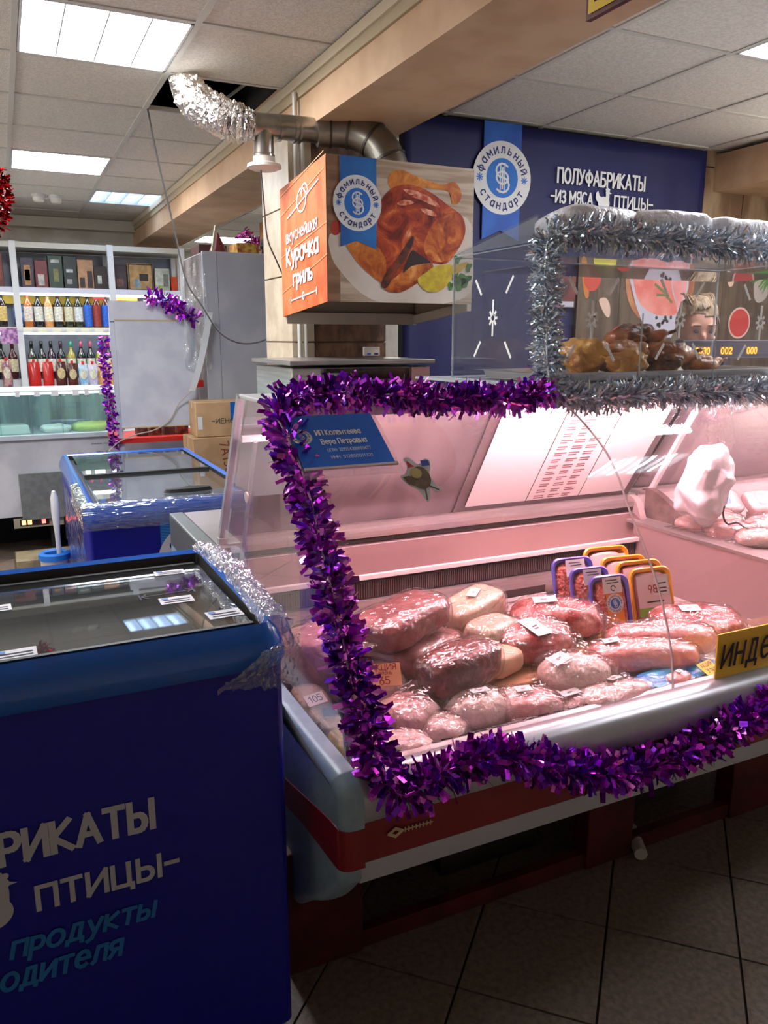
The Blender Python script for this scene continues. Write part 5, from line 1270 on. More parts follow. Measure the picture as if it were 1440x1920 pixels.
# next counter to the right
nc = thing('next_counter', 'second glass counter to the right with meat on a raised tray', 'display case', (2.9, 1.8, 0))
NX0, NX1 = 2.275, 3.75
obj('tub', EXTX(tub, NX0, NX1), m_low, nc); smooth(obj('lower_band', EXTX(lowp, NX0, NX1), m_low, nc), 30)
obj('red_stripe', EXTX([(1.290, .501), (1.290, .591), (1.32, .591), (1.32, .501)], NX0, NX1), m_red, nc)
smooth(obj('bumper', EXTX(arc, NX0, NX1), m_alu, nc), 35)
obj('tray', B(NX0, NX1, 1.40, 2.34, .820, .836), m_pinky, nc)
obj('tray_edge', B(2.19, NX0, 1.42, 2.30, .828, .842), m_inx, nc)
obj('tray_front', B(NX0, NX1, 1.40, 1.412, .62, .82), m_pinky, nc)
for x0 in (2.40, 3.5): obj('plinth_post', B(x0, x0 + .18, 1.59, 1.66, 0, .34), m_plinth, nc)
obj('rear_wall', B(NX0, NX1, 2.36, 2.375, .82, .93), m_pinky, nc)
obj('back_ledge', B(NX0, NX1, 2.36, 2.42, .93, .945), m_inx, nc)
obj('back_door', EXTX([(2.43, .945), (2.434, .945), (2.134, 1.386), (2.13, 1.386)], NX0 + .02, NX1), M('door_panel', (128, 120, 122), .25), nc)
bev(obj('top_shelf', B(NX0, NX1, 1.925, 2.135, 1.386, 1.398), M('top_shelf', (206, 206, 208), .3), nc), .003)
obj('lamp_valance', B(NX0, NX1, 1.936, 1.944, 1.345, 1.386), M('top_shelf', (206, 206, 208), .3), nc)  # added lip in front of the second tube, as on the first counter
obj('curved_glass', SHEETX(gprof, NX0 + .01, NX1, .005), m_case_gl, nc)
pg = [(y, z) for y, z in gprof[8:]] + [(2.12, 1.385), (2.42, .93), (1.55, .93)]
obj('end_glass', EXTX(pg, 2.335, 2.340), GLASS('end_glass', (.97, .96, .96), .05, .05, (240, 225, 228)), nc)
barYZ('glass_edge', (2.40, .885), (2.125, 1.36), .016, 2.325, 2.345, M('strip_white', (236, 230, 230), .4), nc)
obj('end_cheek', EXTX([(p.x, p.y) for p in CR([(2.30, .62, 0), (2.31, .80, 0), (2.345, .895, 0), (2.39, .925, 0), (2.43, .90, 0), (2.42, .80, 0), (2.40, .62, 0)], 4, True)], 2.245, 2.275), M('cheek', (176, 158, 156), .4), nc)
obj('end_cheek', EXTX([(p.x, p.y) for p in CR([(2.10, .84, 0), (2.20, .90, 0), (2.33, .955, 0), (2.40, .93, 0), (2.40, .845, 0)], 4, True)], 2.30, 2.33), M('cheek_dark', (120, 104, 100), .5, c2=(80, 64, 62), scale=12), nc)
lt = thing('tube_lamp', 'pink tube lamp under the shelf of the second counter', 'lamp', (2.5, 2.0, 1.37), 0, 'pink tube lamps')
obj('lamp_housing', B(2.36, 3.5, 1.965, 2.035, 1.372, 1.385), m_frame, lt)
obj('lamp_tube', TUBE([(2.40, 2.0, 1.357), (3.46, 2.0, 1.357)], .012, 10), EMIT('pink_tube', (255, 196, 206), LAMP_PINK), lt)
# pale pipe on the floor under the counter
o = smooth(obj('floor_pipe', TUBE([(1.66, 1.66, .028), (1.62, 1.585, .026), (1.60, 1.55, .026)], .02, 10), M('pipe_pale', (190, 184, 176), .5))); tag(o, 'short pale pipe end on the floor under the counter', 'pipe')
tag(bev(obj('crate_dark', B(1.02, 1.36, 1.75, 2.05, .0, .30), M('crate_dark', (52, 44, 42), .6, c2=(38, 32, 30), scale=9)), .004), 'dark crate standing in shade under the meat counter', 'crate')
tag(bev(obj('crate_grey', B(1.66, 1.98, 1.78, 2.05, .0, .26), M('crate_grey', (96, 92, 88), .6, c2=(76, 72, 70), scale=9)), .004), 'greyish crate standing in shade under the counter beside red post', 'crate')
# ================================================================== MEAT
def meatmat(name, c, c2, scale=14, lo=.38, hi=.62, bump=.35, bscale=45, rough=.3, coat=1.0):
    return M(name, c, rough, c2=c2, scale=scale, detail=5, lo=lo, hi=hi, bump=bump, bscale=bscale, coat=coat, film=.9)
m_liver = meatmat('liver', (92, 18, 16), (130, 36, 30), 8, bump=.5)
m_loaf = meatmat('loaf', (140, 60, 60), (200, 140, 136), 9)
m_loafp = meatmat('loaf_pale', (170, 96, 92), (214, 170, 166), 10)
m_pale = meatmat('pale_block', (226, 200, 170), (232, 214, 190), 8, bump=.25)
m_beef = meatmat('beef', (160, 44, 46), (214, 140, 132), 18, .42, .6)
m_fillet = meatmat('fillet', (222, 138, 134), (232, 172, 164), 9, bump=.4)
m_chick = meatmat('chicken', (234, 192, 180), (240, 212, 202), 8, bump=.5)
m_chickp = meatmat('chicken_pink', (228, 160, 158), (240, 202, 196), 10, bump=.6)
m_mince = M('mince', (176, 44, 30), .35, c2=(226, 130, 110), scale=70, voro=True, lo=.2, hi=.75, bump=1.0, bscale=120, coat=.4)
m_bag = GLASS('meat_bag', (1, .99, .99), .09, .03, (255, 240, 240), .06, .8, .5, 50)
m_kraft = M('kraft', (190, 140, 100), .8)
# cardboard platforms
for i, (x0, x1, y0, y1, z1) in enumerate(((.84, 1.24, 1.56, 2.0, .668), (1.245, 1.60, 1.58, 2.0, .672))):
    t = obj('cardboard_tray', B(x0, x1, y0, y1, .6185, z1), m_kraft); bev(t, .003, 1)
    tag(t, ['cardboard tray under the dark wrapped meat loaves', 'cardboard tray under the red beef bags'][i], 'cardboard', 'cardboard trays in the counter')
def labelon(par, x, y, z, wd, dp, rz, tilt=0, ty=0, c=None, txt=None, tc=None, th=.3):
    mt = TRS((x, y, z), rz, tilt, ty)
    S_ = Surf(mt @ Vector((0, 0, 0)), (mt.to_3x3() @ Vector((1, 0, 0))), (mt.to_3x3() @ Vector((0, 1, 0))))
    o = obj('price_label', HEX([S_.pt(-wd / 2, -dp / 2, 0), S_.pt(wd / 2, -dp / 2, 0), S_.pt(wd / 2, dp / 2, 0), S_.pt(-wd / 2, dp / 2, 0), S_.pt(-wd / 2, -dp / 2, .0015), S_.pt(wd / 2, -dp / 2, .0015), S_.pt(wd / 2, dp / 2, .0015), S_.pt(-wd / 2, dp / 2, .0015)]), c or M('label_white', (232, 228, 228), .5), par)
    bm = bmesh.new()
    if txt:
        for k, (body, hh, v) in enumerate(txt):
            ls, tw = lay(body, hh * dp)
            q = min(1, wd * .86 / tw)
            stroke_bm(S_, [[(-tw * q / 2 + a * q, v * dp + b) for a, b in l] for l in ls], hh * dp * .14, .002, bm)
    else:
        stroke_bm(S_, [[(-wd * .15, 0), (wd * .12, dp * .03)], [(-wd * .15, -dp * .12), (wd * .05, -dp * .1)]], dp * .07, .002, bm)
    obj('print', bm, tc or M('ink_grey2', (110, 96, 104), .7), o)
    return o
def crumple(bm, mt, amp, fr, seed):
    c0 = mt.translation; off = Vector((seed * 5.1, seed * 2.3, seed))
    for v in bm.verts:
        d = v.co - c0
        if d.length < 1e-6: continue
        n1 = 1 - abs(noise.noise(v.co * fr + off)) * 2; n2 = 1 - abs(noise.noise(v.co * fr * 2.1 + off * 1.7)) * 2
        v.co += d.normalized() * amp * (n1 + .6 * n2 - .6)
    return bm
def pack(name, label, cat, x, y, z, a, b, c, mat, rz=0, e=.75, amp=.10, fr=9, seed=1, tilt=0, ty=0, bag=0.0, lab=None, group='wrapped meat in the counter', flat=-.7):
    mt = TRS((x, y, z), R(rz), R(tilt), R(ty))
    a *= 1.14; b *= 1.14; c *= 1.08
    o = smooth(obj(name, crumple(SELL(a, b, c, e, 56, 30, amp * 1.3, fr, seed, None, mt, flat=-c * abs(flat)), mt, .0022, 24, seed), mat), 180)
    tag(o, label, cat, group)
    if bag:
        bm = crumple(SELL(a * 1.05, b * 1.07, c * 1.08, min(e, .7), 72, 38, amp * 1.3, fr, seed, None, mt, flat=-c * .75), mt, .008 * bag, 26, seed + 9)
        for k in range(2):      # gathered ends of the film
            sgn = -1 if k else 1
            base = mt @ Vector((sgn * a * 1.0, 0, 0)); tip = mt @ Vector((sgn * (a * 1.0 + .05), random.uniform(-.03, .03), -.006))
            nn = 9; r0 = [base + (mt.to_3x3() @ Vector((0, b * .55 * (2 * i / nn - 1), .012 * noise.noise(Vector((i, seed, k)))))) for i in range(nn + 1)]
            r1 = [tip + (mt.to_3x3() @ Vector((0, b * .75 * (2 * i / nn - 1), .02 * noise.noise(Vector((i * 1.7, seed, k + 5)))))) for i in range(nn + 1)]
            A_ = [bm.verts.new(p) for p in r0]; B_ = [bm.verts.new(p) for p in r1]
            for i in range(nn): bm.faces.new((A_[i], A_[i + 1], B_[i + 1], B_[i]))
        smooth(obj('plastic_wrap', bm, m_bag, o), 180)
    if lab:
        lx, ly, wd, dp, lr = lab
        p = mt @ Vector((lx, ly, c * 1.0 * (1 - (lx / a) ** 2 * .35 - (ly / b) ** 2 * .35) + .006))
        labelon(o, p.x, p.y, p.z, wd, dp, R(rz + lr), R(tilt) - ly / b * .35, R(ty) + lx / a * .35)
    return o
# stacked loaves, left
pack('meat_loaf', 'upper of two stacked frosty red loaves at the left', 'meat', .915, 1.80, .800, .125, .075, .042, m_loaf, 22, .55, .07, 9, 2, 0, -6, .5)
pack('meat_loaf', 'lower of two stacked frosty red loaves at the left', 'meat', .955, 1.79, .712, .115, .085, .043, m_loafp, 14, .55, .07, 9, 3, 0, 0, .5)
pack('liver_pack', 'dark glossy red liver loaf in clear film, front centre', 'meat', .985, 1.615, .722, .105, .062, .052, m_liver, 14, .6, .06, 9, 4, 0, -5, .45)
# pale blocks
pack('pale_block', 'pale fat block with small label, rear centre', 'meat', 1.20, 1.90, .752, .10, .055, .045, m_pale, 22, .45, .05, 9, 5, 0, -8, .3, (.01, .0, .06, .03, 20))
pack('pale_block', 'pale block leaning in the middle beside the liver loaf', 'meat', 1.18, 1.765, .722, .075, .05, .045, m_pale, 20, .5, .06, 9, 6, 0, 0, .3)
pack('pale_block', 'lowest tan pale block just right of the liver loaf', 'meat', 1.125, 1.655, .70, .06, .05, .03, M('tan_block', (222, 184, 150), .5, bump=.2), 20, .5, .06, 9, 7)
# beef bags
pack('beef_bag', 'beef bag with large white label, centre of the counter', 'meat', 1.275, 1.70, .715, .095, .075, .04, m_beef, -18, .7, .14, 11, 8, 8, 0, 1.0, (.0, -.01, .055, .09, 25))
pack('beef_bag', 'beef bag with white label beside the blue trays', 'meat', 1.44, 1.80, .725, .12, .07, .045, m_beef, -28, .7, .14, 11, 9, 4, 0, 1.0, (-.04, .01, .07, .05, 0))
pack('beef_bag', 'beef bag with white label at the right rear of the counter', 'meat', 1.885, 1.68, .672, .12, .08, .04, m_beef, -38, .7, .14, 11, 10, 6, 0, 1.0, (-.02, .01, .06, .045, 10))
# fillets
pack('poultry_fillet', 'long pink fillet bag in front of the yellow trays', 'meat', 1.55, 1.555, .676, .135, .052, .038, m_fillet, -24, .8, .08, 8, 11, 4, 0, .8, (-.09, .01, .045, .03, 0))
pack('poultry_fillet', 'second long pink fillet bag just behind the first', 'meat', 1.665, 1.60, .690, .14, .055, .042, m_fillet, -30, .8, .10, 8, 12, 0, 0, .8)
# chickens, front rows
pack('whole_chicken', 'round pale chicken with label, right of centre', 'meat', 1.295, 1.535, .672, .085, .065, .055, m_chick, -10, .95, .08, 8, 13, 0, 0, .7, (-.055, -.01, .055, .045, 15))
pack('chicken_piece', 'plump chicken portion with label under the liver loaf', 'meat', .965, 1.50, .655, .075, .055, .045, m_chick, 5, .85, .1, 9, 14, 0, 0, .9, (.01, -.0, .05, .022, -5))
pack('chicken_piece', 'bagged chicken portion at front centre', 'meat', 1.105, 1.485, .650, .075, .055, .036, m_chickp, -15, .8, .16, 10, 15, 0, 0, 1.0, (-.01, .0, .04, .03, 0))
pack('chicken_piece', 'flat bagged chicken portions at front right of centre', 'meat', 1.335, 1.44, .645, .095, .05, .03, m_chick, 6, .8, .16, 10, 16, 0, 0, 1.0, (.03, .02, .05, .025, 10))
pack('chicken_piece', 'small bagged chicken portion with tilted label at the front', 'meat', 1.215, 1.455, .640, .045, .04, .026, m_chickp, 20, .8, .14, 10, 17, 0, 0, .9, (.0, .0, .06, .028, -15))
pack('chicken_piece', 'bagged chicken portion behind the purple tinsel at left', 'meat', .80, 1.55, .66, .07, .06, .04, m_chickp, 30, .8, .16, 10, 18, 0, 0, 1.0)
pack('chicken_piece', 'pale bagged chicken portion at the front left', 'meat', .855, 1.475, .645, .055, .05, .03, m_chick, 70, .8, .16, 10, 19, 0, 0, 1.0)
pack('chicken_piece', 'large pink bag of chicken at the far left corner', 'meat', .725, 1.93, .69, .11, .10, .07, m_chickp, 20, .8, .14, 8, 20, 0, 0, 1.0)
pack('chicken_piece', 'pink bag of chicken behind the orange offer card', 'meat', .775, 1.72, .672, .08, .07, .05, m_chickp, -20, .8, .14, 9, 21, 0, 0, 1.0)
pack('chicken_piece', 'whitish bagged chicken portion by the front glass corner', 'meat', .745, 1.455, .642, .06, .05, .028, m_chick, -30, .8, .16, 10, 22, 0, 0, 1.0)
pack('blue_bag', 'bright blue bag lying at the front right of the counter', 'bag', 1.60, 1.462, .640, .15, .050, .020, M('bag_blue', (30, 130, 200), .3, c2=(80, 180, 220), scale=20, bump=.6, bscale=30, coat=.5), 8, .6, .14, 12, 23, 0, 0, 0, None, None)
pack('sausage_pack', 'small round pink pack with label on the blue bag', 'meat', 1.555, 1.425, .658, .035, .022, .014, m_fillet, 10, .9, .05, 9, 24, 0, 0, .4, (0, 0, .02, .014, 0))
pack('chicken_piece', 'flat pale chicken bag in the very front, centre', 'meat', 1.06, 1.425, .632, .06, .028, .016, m_chick, 4, .8, .16, 12, 25, 0, 0, 1.0)
pack('chicken_piece', 'flat pale chicken bag in the very front, right of centre', 'meat', 1.42, 1.44, .634, .06, .03, .018, m_chickp, 10, .8, .16, 12, 26, 0, 0, 1.0)
# packs along the left glass
for i, (x, y, c, c2, lb) in enumerate(((.632, 1.76, (190, 170, 150), (160, 130, 110), 'greyish food pouch farthest along the left side glass'), (.63, 1.63, (176, 170, 150), (90, 110, 110), 'food pouch with blue green mark along the left side glass'), (.632, 1.50, (176, 170, 120), (150, 140, 90), 'olive food pouch nearest along the left side glass'))):
    p = pack('food_pouch', lb, 'pouch', x, y, .640, .035, .06, .022, M('fpouch_%d' % i, c, .3, c2=c2, scale=14, bump=.5, bscale=40, coat=.6), 0, .5, .06, 10, 30 + i, 0, 0, 0, None, 'pouches along the side glass')
    labelon(p, .625, y - .052, .668, .055, .034, R(12), R(28), 0, None, [('105', .55, -.25)], M('ink_dark2', (46, 48, 66), .7)) if i != 1 else poly('blue_mark', Surf((x, y, .664), (1, 0, 0), (0, 1, 0)), [(-.02, -.015), (.015, -.02), (.02, .02), (-.005, .03)], M('mark_teal', (30, 96, 120), .5), p, .002)
# offer cards
oc = thing('offer_card', 'orange offer card with red handwriting standing in the meat', 'card', (.77, 1.63, .70))
labelon(oc, .775, 1.625, .738, .085, .058, R(-16), R(48), 0, M('card_orange', (246, 176, 130), .5), [('АКЦИЯ', .26, .2), ('Голень', .16, .0), ('65', .32, -.42)], M('ink_red2', (160, 40, 30), .6))
yc = thing('offer_card', 'small yellow offer card beside the blue bag', 'card', (1.66, 1.42, .655))
labelon(yc, 1.665, 1.425, .667, .062, .045, R(12), R(25), 0, M('card_yellow', (236, 216, 90), .5), [('АКЦИЯ', .26, .12), ('Утка', .3, -.32)], M('ink_dark2', (46, 48, 66), .7))
# ------------------------------------------------ trays
def tray(label, x, y, z, wd, h, rimc, kind, rz, lean, seed):
    t = thing('meat_tray', label, 'tray', (x, y, z), 0, 'plastic meat trays')
    mt = TRS((x, y, z), R(rz), R(90 - lean))
    o2 = lambda u, v, l: mt @ Vector((u, v, l))
    bm = bmesh.new(); r = .03
    def rr(a0, b0, a1, b1, r_, l): return [o2(px, py, l) for px, py, _ in rrect(a0, a1, b0, b1, r_, 0)]
    loft([rr(-wd / 2, 0, wd / 2, h, r, .002), rr(-wd / 2 - .004, -.004, wd / 2 + .004, h + .004, r, .006), rr(-wd / 2, 0, wd / 2, h, r, .011), rr(-wd / 2 + .010, .010, wd / 2 - .010, h - .010, r * .8, .006), rr(-wd / 2 + .018, .018, wd / 2 - .018, h - .018, r * .7, -.03)], bm)
    bm.faces.new([bm.verts.new(p) for p in rr(-wd / 2 + .018, .018, wd / 2 - .018, h - .018, r * .7, -.03)])
    smooth(obj('tray_shell', bm, rimc, t), 40)
    bm = SELL(wd / 2 - .012, h / 2 - .012, .022, .5, 30, 14, .05, 20, seed, None, mt @ Matrix.Translation((0, h / 2, -.008)))
    smooth(obj('meat_filling', bm, m_mince if kind == 'mince' else m_fillet, t), 180)
    S_ = Surf(mt @ Vector((0, 0, .0165)), mt.to_3x3() @ Vector((1, 0, 0)), mt.to_3x3() @ Vector((0, 1, 0)))
    if kind == 'mince':
        poly('orange_sleeve', S_, rect(-wd * .16, wd * .26, .01, h - .005), M('sleeve_orange', (236, 140, 30), .4), t, .001)
        medallion(S_, wd * .05, h * .55, wd * .22, t, .0016)
        poly('price_label', S_, rect(-wd * .22, wd * .26, h * .72, h * .98), M('label_white', (232, 228, 228), .5), t, .004)
        obj('handwriting', stroke_bm(S_, [[(-.02, h * .93), (.02, h * .93)], [(-.015, h * .885), (.025, h * .89)]] + [arcp(.004, h * .80, .008, .008, 0, 300, 8)], .003, .005), M('ink_dark2', (46, 48, 66), .7), t)
    else:
        poly('printed_label', S_, rect(-wd * .40, wd * .40, h * .36, h * .88), M('label_pink', (232, 206, 208), .5), t, .001)
        poly('green_strip', S_, rect(-wd * .40, wd * .40, h * .22, h * .36), M('label_green', (130, 180, 50), .5), t, .001)
        poly('barcode_panel', S_, rect(.0, wd * .36, h * .55, h * .84), M('label_white', (232, 228, 228), .5), t, .002)
        bm = stroke_bm(S_, [[(wd * .06, h * .60), (wd * .3, h * .60)], [(wd * .06, h * .66), (wd * .3, h * .66)], [(wd * .1, h * .74), (wd * .3, h * .74)], [(-wd * .2, h * .45), (wd * .2, h * .45)]], .004, .003)
        obj('print', bm, m_ink, t)
        text('red_mark', S_, '98', -wd * .14, h * .6, h * .12, M('ink_red2', (160, 40, 30), .6), t, None, .14, .003)
    return t
m_tb = M('tray_blue', (96, 92, 190), .3, coat=.4); m_ty = M('tray_yellow', (240, 172, 40), .3, coat=.4)
tray('yellow edged meat tray farthest to the rear', 1.80, 1.965, .64, .17, .215, m_ty, 'f', -8, 18, 1)
tray('second yellow edged meat tray from the rear', 1.82, 1.905, .64, .17, .195, m_ty, 'f', -8, 18, 2)
tray('third yellow edged meat tray from the rear', 1.84, 1.855, .64, .17, .19, m_ty, 'f', -8, 18, 3)
tray('front yellow edged meat tray with barcode label', 1.815, 1.775, .635, .155, .195, m_ty, 'f', -6, 18, 4)
tray('rear blue edged tray of minced meat', 1.615, 1.92, .645, .15, .205, m_tb, 'mince', -6, 16, 5)
tray('middle blue edged tray of minced meat', 1.625, 1.85, .645, .14, .19, m_tb, 'mince', -6, 16, 6)
tray('front blue edged tray of minced meat with orange sleeve', 1.635, 1.765, .64, .14, .19, m_tb, 'mince', -6, 18, 7)
# second counter's tray: meats and packs
for i, (x, y, a, b, c, m_, rz, lb) in enumerate(((2.33, 2.12, .07, .05, .03, m_chick, 10, 'pale meat piece at the back of the raised tray'), (2.36, 1.98, .08, .05, .03, m_chickp, -20, 'pinkish meat piece in the middle of the raised tray'), (2.44, 2.08, .07, .06, .035, m_chick, 30, 'meat piece beside the blue labelled packs'), (2.36, 1.84, .08, .055, .03, m_chick, -30, 'meat piece nearest on the raised tray'), (2.50, 1.93, .09, .06, .04, m_chickp, -10, 'larger pink meat piece at the right photo edge'))):
    pack('meat_piece', lb, 'meat', x, y, .837 + c * .7, a, b, c, m_, rz, .8, .18, 10, 40 + i, 0, 0, .8, None, 'meat on the raised tray')
for i, (x, y) in enumerate(((2.56, 2.19), (2.68, 2.12))):
    t = thing('clear_pack', ['clear plastic pack with blue label behind the raised meat', 'clear plastic pack with blue label at the right photo edge'][i], 'packet', (x, y, .837), 0, 'clear packs on the raised tray')
    mt = TRS((x, y, .905), R(-10), R(40))
    o = obj('pack_body', SELL(.07, .055, .02, .4, 24, 12, 0, 1, 0, None, mt), M('clear_pack', (226, 200, 196), .15, c2=(206, 160, 156), scale=10, coat=.8), t); smooth(o, 180)
    S_ = Surf(mt @ Vector((0, 0, .021)), mt.to_3x3() @ Vector((1, 0, 0)), mt.to_3x3() @ Vector((0, 1, 0)))
    poly('blue_label', S_, rect(-.03, .01, -.02, .03), M('label_blue', (40, 130, 200), .4), t, .001)
    obj('foot', B(x - .04, x + .04, y - .02, y + .03, .837, .868), M('clear_pack', (226, 200, 196), .15), t)
# white carrier bag hanging at the divider with cord
o = smooth(obj('carrier_bag', crumple(crumple(SELL(.085, .07, .13, .7, 60, 44, .28, 9, 51, None, TRS((2.27, 2.03, 1.03), R(10), 0, R(14))), TRS((2.27, 2.03, 1.03)), .012, 10, 3), TRS((2.27, 2.03, 1.03)), .003, 24, 5), M('bag_white', (240, 232, 234), .4, bump=.3, bscale=30, coat=.6, film=.6)), 180); tag(o, 'white plastic carrier bag hanging at the counter divider', 'bag')
o = smooth(obj('clear_bag', SELL(.05, .04, .10, .8, 28, 20, .3, 14, 52, None, TRS((2.30, 2.02, 1.24), R(10), 0, R(-20))), m_bag), 180); tag(o, 'clear crumpled bag above the white carrier bag', 'bag')
tag(obj('black_cord', TUBE(CR([(2.34, 2.06, 1.19), (2.33, 2.04, 1.14), (2.345, 2.0, 1.05), (2.335, 1.99, .98), (2.31, 1.98, .93), (2.30, 1.95, .895), (2.33, 1.93, .90), (2.34, 1.90, .885), (2.36, 1.86, .88)], 6), .0035, 6), M('cord_black', (70, 50, 56), .5)), 'thin dark cord dangling past the carrier bag', 'cord')
# ================================================================== PLEXIGLASS BOX ON TOP
m_plx = GLASS('plexi', (.98, .985, .99), .045, .014, (220, 225, 235), .015, .8)
m_plxl = GLASS('plexi_lid', (.97, .975, .98), .03, .03, (220, 225, 235), .03, .15)
m_plxe = GLASS('plexi_edge', (.85, .88, .9), .25, .35, (214, 220, 226), .05, .6)
bxs = thing('plexiglass_box', 'clear plexiglass box of grilled chicken on top of the counter', 'display box', (2.1, 2.2, 1.4))
bx0, bx1, by0, by1, bz0, bz1 = 1.45, 2.72, 1.96, 2.47, 1.408, 1.818
obj('support_board', B(1.40, 3.30, 1.94, 2.66, 1.399, 1.407), M('support_board', (190, 190, 196), .35, metal=.3), bxs)
def pane(name, x0, x1, y0, y1, z0, z1, par=bxs):
    o = obj(name, B(x0, x1, y0, y1, z0, z1), m_plx, par)
    return o
pane('front_pane', bx0, bx1, by0, by0 + .005, bz0, bz1)
pane('rear_pane', bx0, bx1, by1 - .005, by1, bz0, bz1)
pane('left_pane', bx0, bx0 + .005, by0 + .005, by1 - .005, bz0, bz1)
pane('right_pane', bx1 - .005, bx1, by0 + .005, by1 - .005, bz0, bz1)
obj('top_pane', B(bx0, bx1, by0, by1, bz1, bz1 + .005), m_plxl, bxs)
eb = bmesh.new()
e = .003
for x in (bx0, bx1):
    for y in (by0, by1): B(x - e, x + e, y - e, y + e, bz0, bz1 + .005, eb)
for z in (bz0, bz1 + .002):
    for y in (by0, by1): B(bx0, bx1, y - e, y + e, z - e * .3, z + e, eb)
    for x in (bx0, bx1): B(x - e, x + e, by0, by1, z - e * .3, z + e, eb)
obj('polished_edge', eb, m_plxe, bxs)
obj('seam', B(1.842, 1.846, by0 - .003, by0, bz0, 1.625), m_plxe, bxs)
obj('seam', B(2.170, 2.174, by0 - .003, by0, bz0, 1.625), m_plxe, bxs)
# raised lid, wedge shaped
lid = [(by1, bz1 + .012), (2.0, 1.897), (2.0, 1.903), (by1, bz1 + .018)]
obj('lid', EXTX(lid, bx0, bx1), m_plxl, bxs)
obj('lid_gusset', EXTX([(by1, bz1 + .010), (2.0, 1.897), (2.0, bz1 + .010)], bx0, bx0 + .004), GLASS('gusset', (.9, .92, .93), .06, .12, (200, 205, 214)), bxs)
obj('lid_front', B(bx0, bx1, 1.996, 2.0, bz1 + .006, 1.90), m_plx, bxs)
obj('inner_shelf', B(bx0 + .08, bx1 - .03, 2.05, 2.42, 1.770, 1.774), GLASS('inner_shelf', (.9, .92, .93), .08, .10), bxs)
# inside: steel tray and grilled chicken
tr_ = thing('steel_tray', 'shallow stainless tray under the grilled chicken', 'tray', (2.0, 2.22, 1.41))
tb_ = bmesh.new(); loft([rrect(1.50, 2.64, 2.02, 2.43, .03, 1.440), rrect(1.525, 2.615, 2.045, 2.405, .03, 1.440), rrect(1.535, 2.605, 2.055, 2.395, .02, 1.416)], tb_)
B(1.535, 2.605, 2.055, 2.395, 1.412, 1.416, tb_)
obj('tray_shell', tb_, m_inox, tr_)
m_gr = meatmat('grilled', (214, 134, 62), (140, 76, 34), 14, .36, .62, .5, 40, .35, .5)
m_gr2 = meatmat('grilled_dark', (186, 106, 52), (96, 48, 26), 12, .36, .6, .5, 40, .3, .5)
m_gr3 = meatmat('grilled_gold', (232, 168, 80), (176, 104, 44), 12, .4, .66, .5, 40, .35, .5)
def gchick(label, x, y, z, s, rz, m_, seed):
    t = thing('grilled_chicken', label, 'chicken', (x, y, z), 0, 'grilled chickens in the box')
    mt = TRS((x, y, z), R(rz))
    smooth(obj('body', crumple(SELL(.10 * s, .075 * s, .058 * s, .9, 44, 28, .42, 14, seed, None, mt), mt, .008, 28, seed), m_, t), 180)
    for sg in (-1, 1):
        m2 = mt @ TRS((.06 * s, .045 * s * sg, .005 * s), R(12 * sg), 0, R(-18))
        b_ = SELL(.065 * s, .03 * s, .03 * s, 1, 24, 16, .25, 16, seed + 3, None, m2)
        TUBE([m2 @ Vector((.045 * s, 0, 0)), m2 @ Vector((.085 * s, 0, 0)), m2 @ Vector((.095 * s, 0, 0))], .008 * s, 8, b_)
        smooth(obj('drumstick', b_, m_, t), 180)
        m2 = mt @ TRS((-.03 * s, .062 * s * sg, .0), R(-150 * sg))
        smooth(obj('wing', SELL(.042 * s, .018 * s, .02 * s, 1, 16, 10, .1, 14, seed + 5, None, m2), m_, t), 180)
    return t
gchick('golden grilled chicken at the left of the plexiglass box', 1.835, 2.22, 1.485, .98, 70, m_gr3, 1)
gchick('grilled chicken in the middle of the pile in the box', 1.99, 2.20, 1.482, .95, 20, m_gr, 2)
gchick('dark grilled chicken on top of the pile in the box', 2.09, 2.25, 1.545, .85, -15, m_gr2, 3)
gchick('dark grilled chicken at the right of the pile in the box', 2.15, 2.16, 1.478, .9, 10, m_gr2, 4)
gchick('brown grilled chicken at the right end of the tray', 2.30, 2.13, 1.455, .6, 5, m_gr, 5)
gchick('golden brown grilled chicken lying flat in front of the pile', 1.93, 2.10, 1.462, .72, 150, m_gr3, 6)
# snowflake stickers
m_snow = M('snow_sticker', (250, 250, 246), .5)
def flake(S, cx, cy, label, k=1.0):
    t = bmesh.new()
    st = []
    for i in range(8):
        a = i * pi / 4 + pi / 2; r1 = .058 if i % 4 == 0 else .03
        st.append([(cx + .008 * cos(a) * k, cy + .008 * sin(a)), (cx + r1 * cos(a) * k * (.75 if i % 4 else 1), cy + r1 * sin(a))])
    for sx, sy in ((-1, 1), (1, 1), (-1, -1), (1, -1)):
        st.append([(cx + sx * .062 * k, cy + sy * .075), (cx + sx * .095 * k, cy + sy * .125)])
    def arm(bm, ln):
        a, b = Vector(S.pt(*ln[0], .0012)), Vector(S.pt(*ln[1], .0012)); d = (b - a).normalized(); n = d.cross(S.N) * .0045
        return HEX([a - n, a + n, a + n + S.N * .001, a - n + S.N * .001, b - n, b + n, b + n + S.N * .001, b - n + S.N * .001], bm)
    for ln in st[:8]: arm(t, ln)
    stroke_bm(S, [arcp(cx, cy, .013 * k, .013, 0, 360, 8)], .004, .002, t)
    o = obj('snowflake_sticker', t, m_snow); tag(o, label, 'sticker', 'snowflake stickers on the plexiglass box')
    for ln in st[8:]: obj('streak', arm(None, ln), m_snow, o)
SFr = Surf((0, by0, 0), (1, 0, 0), (0, 0, 1))
flake(SFr, 1.642, 1.603, 'white snowflake sticker on the box front, nearest the silver tinsel')
flake(SFr, 2.004, 1.606, 'white snowflake sticker on the box front, middle one')
flake(SFr, 2.378, 1.600, 'white snowflake sticker on the box front at the right photo edge')
SLf = Surf((bx0, 2.22, 0), (0, -1, 0), (0, 0, 1))
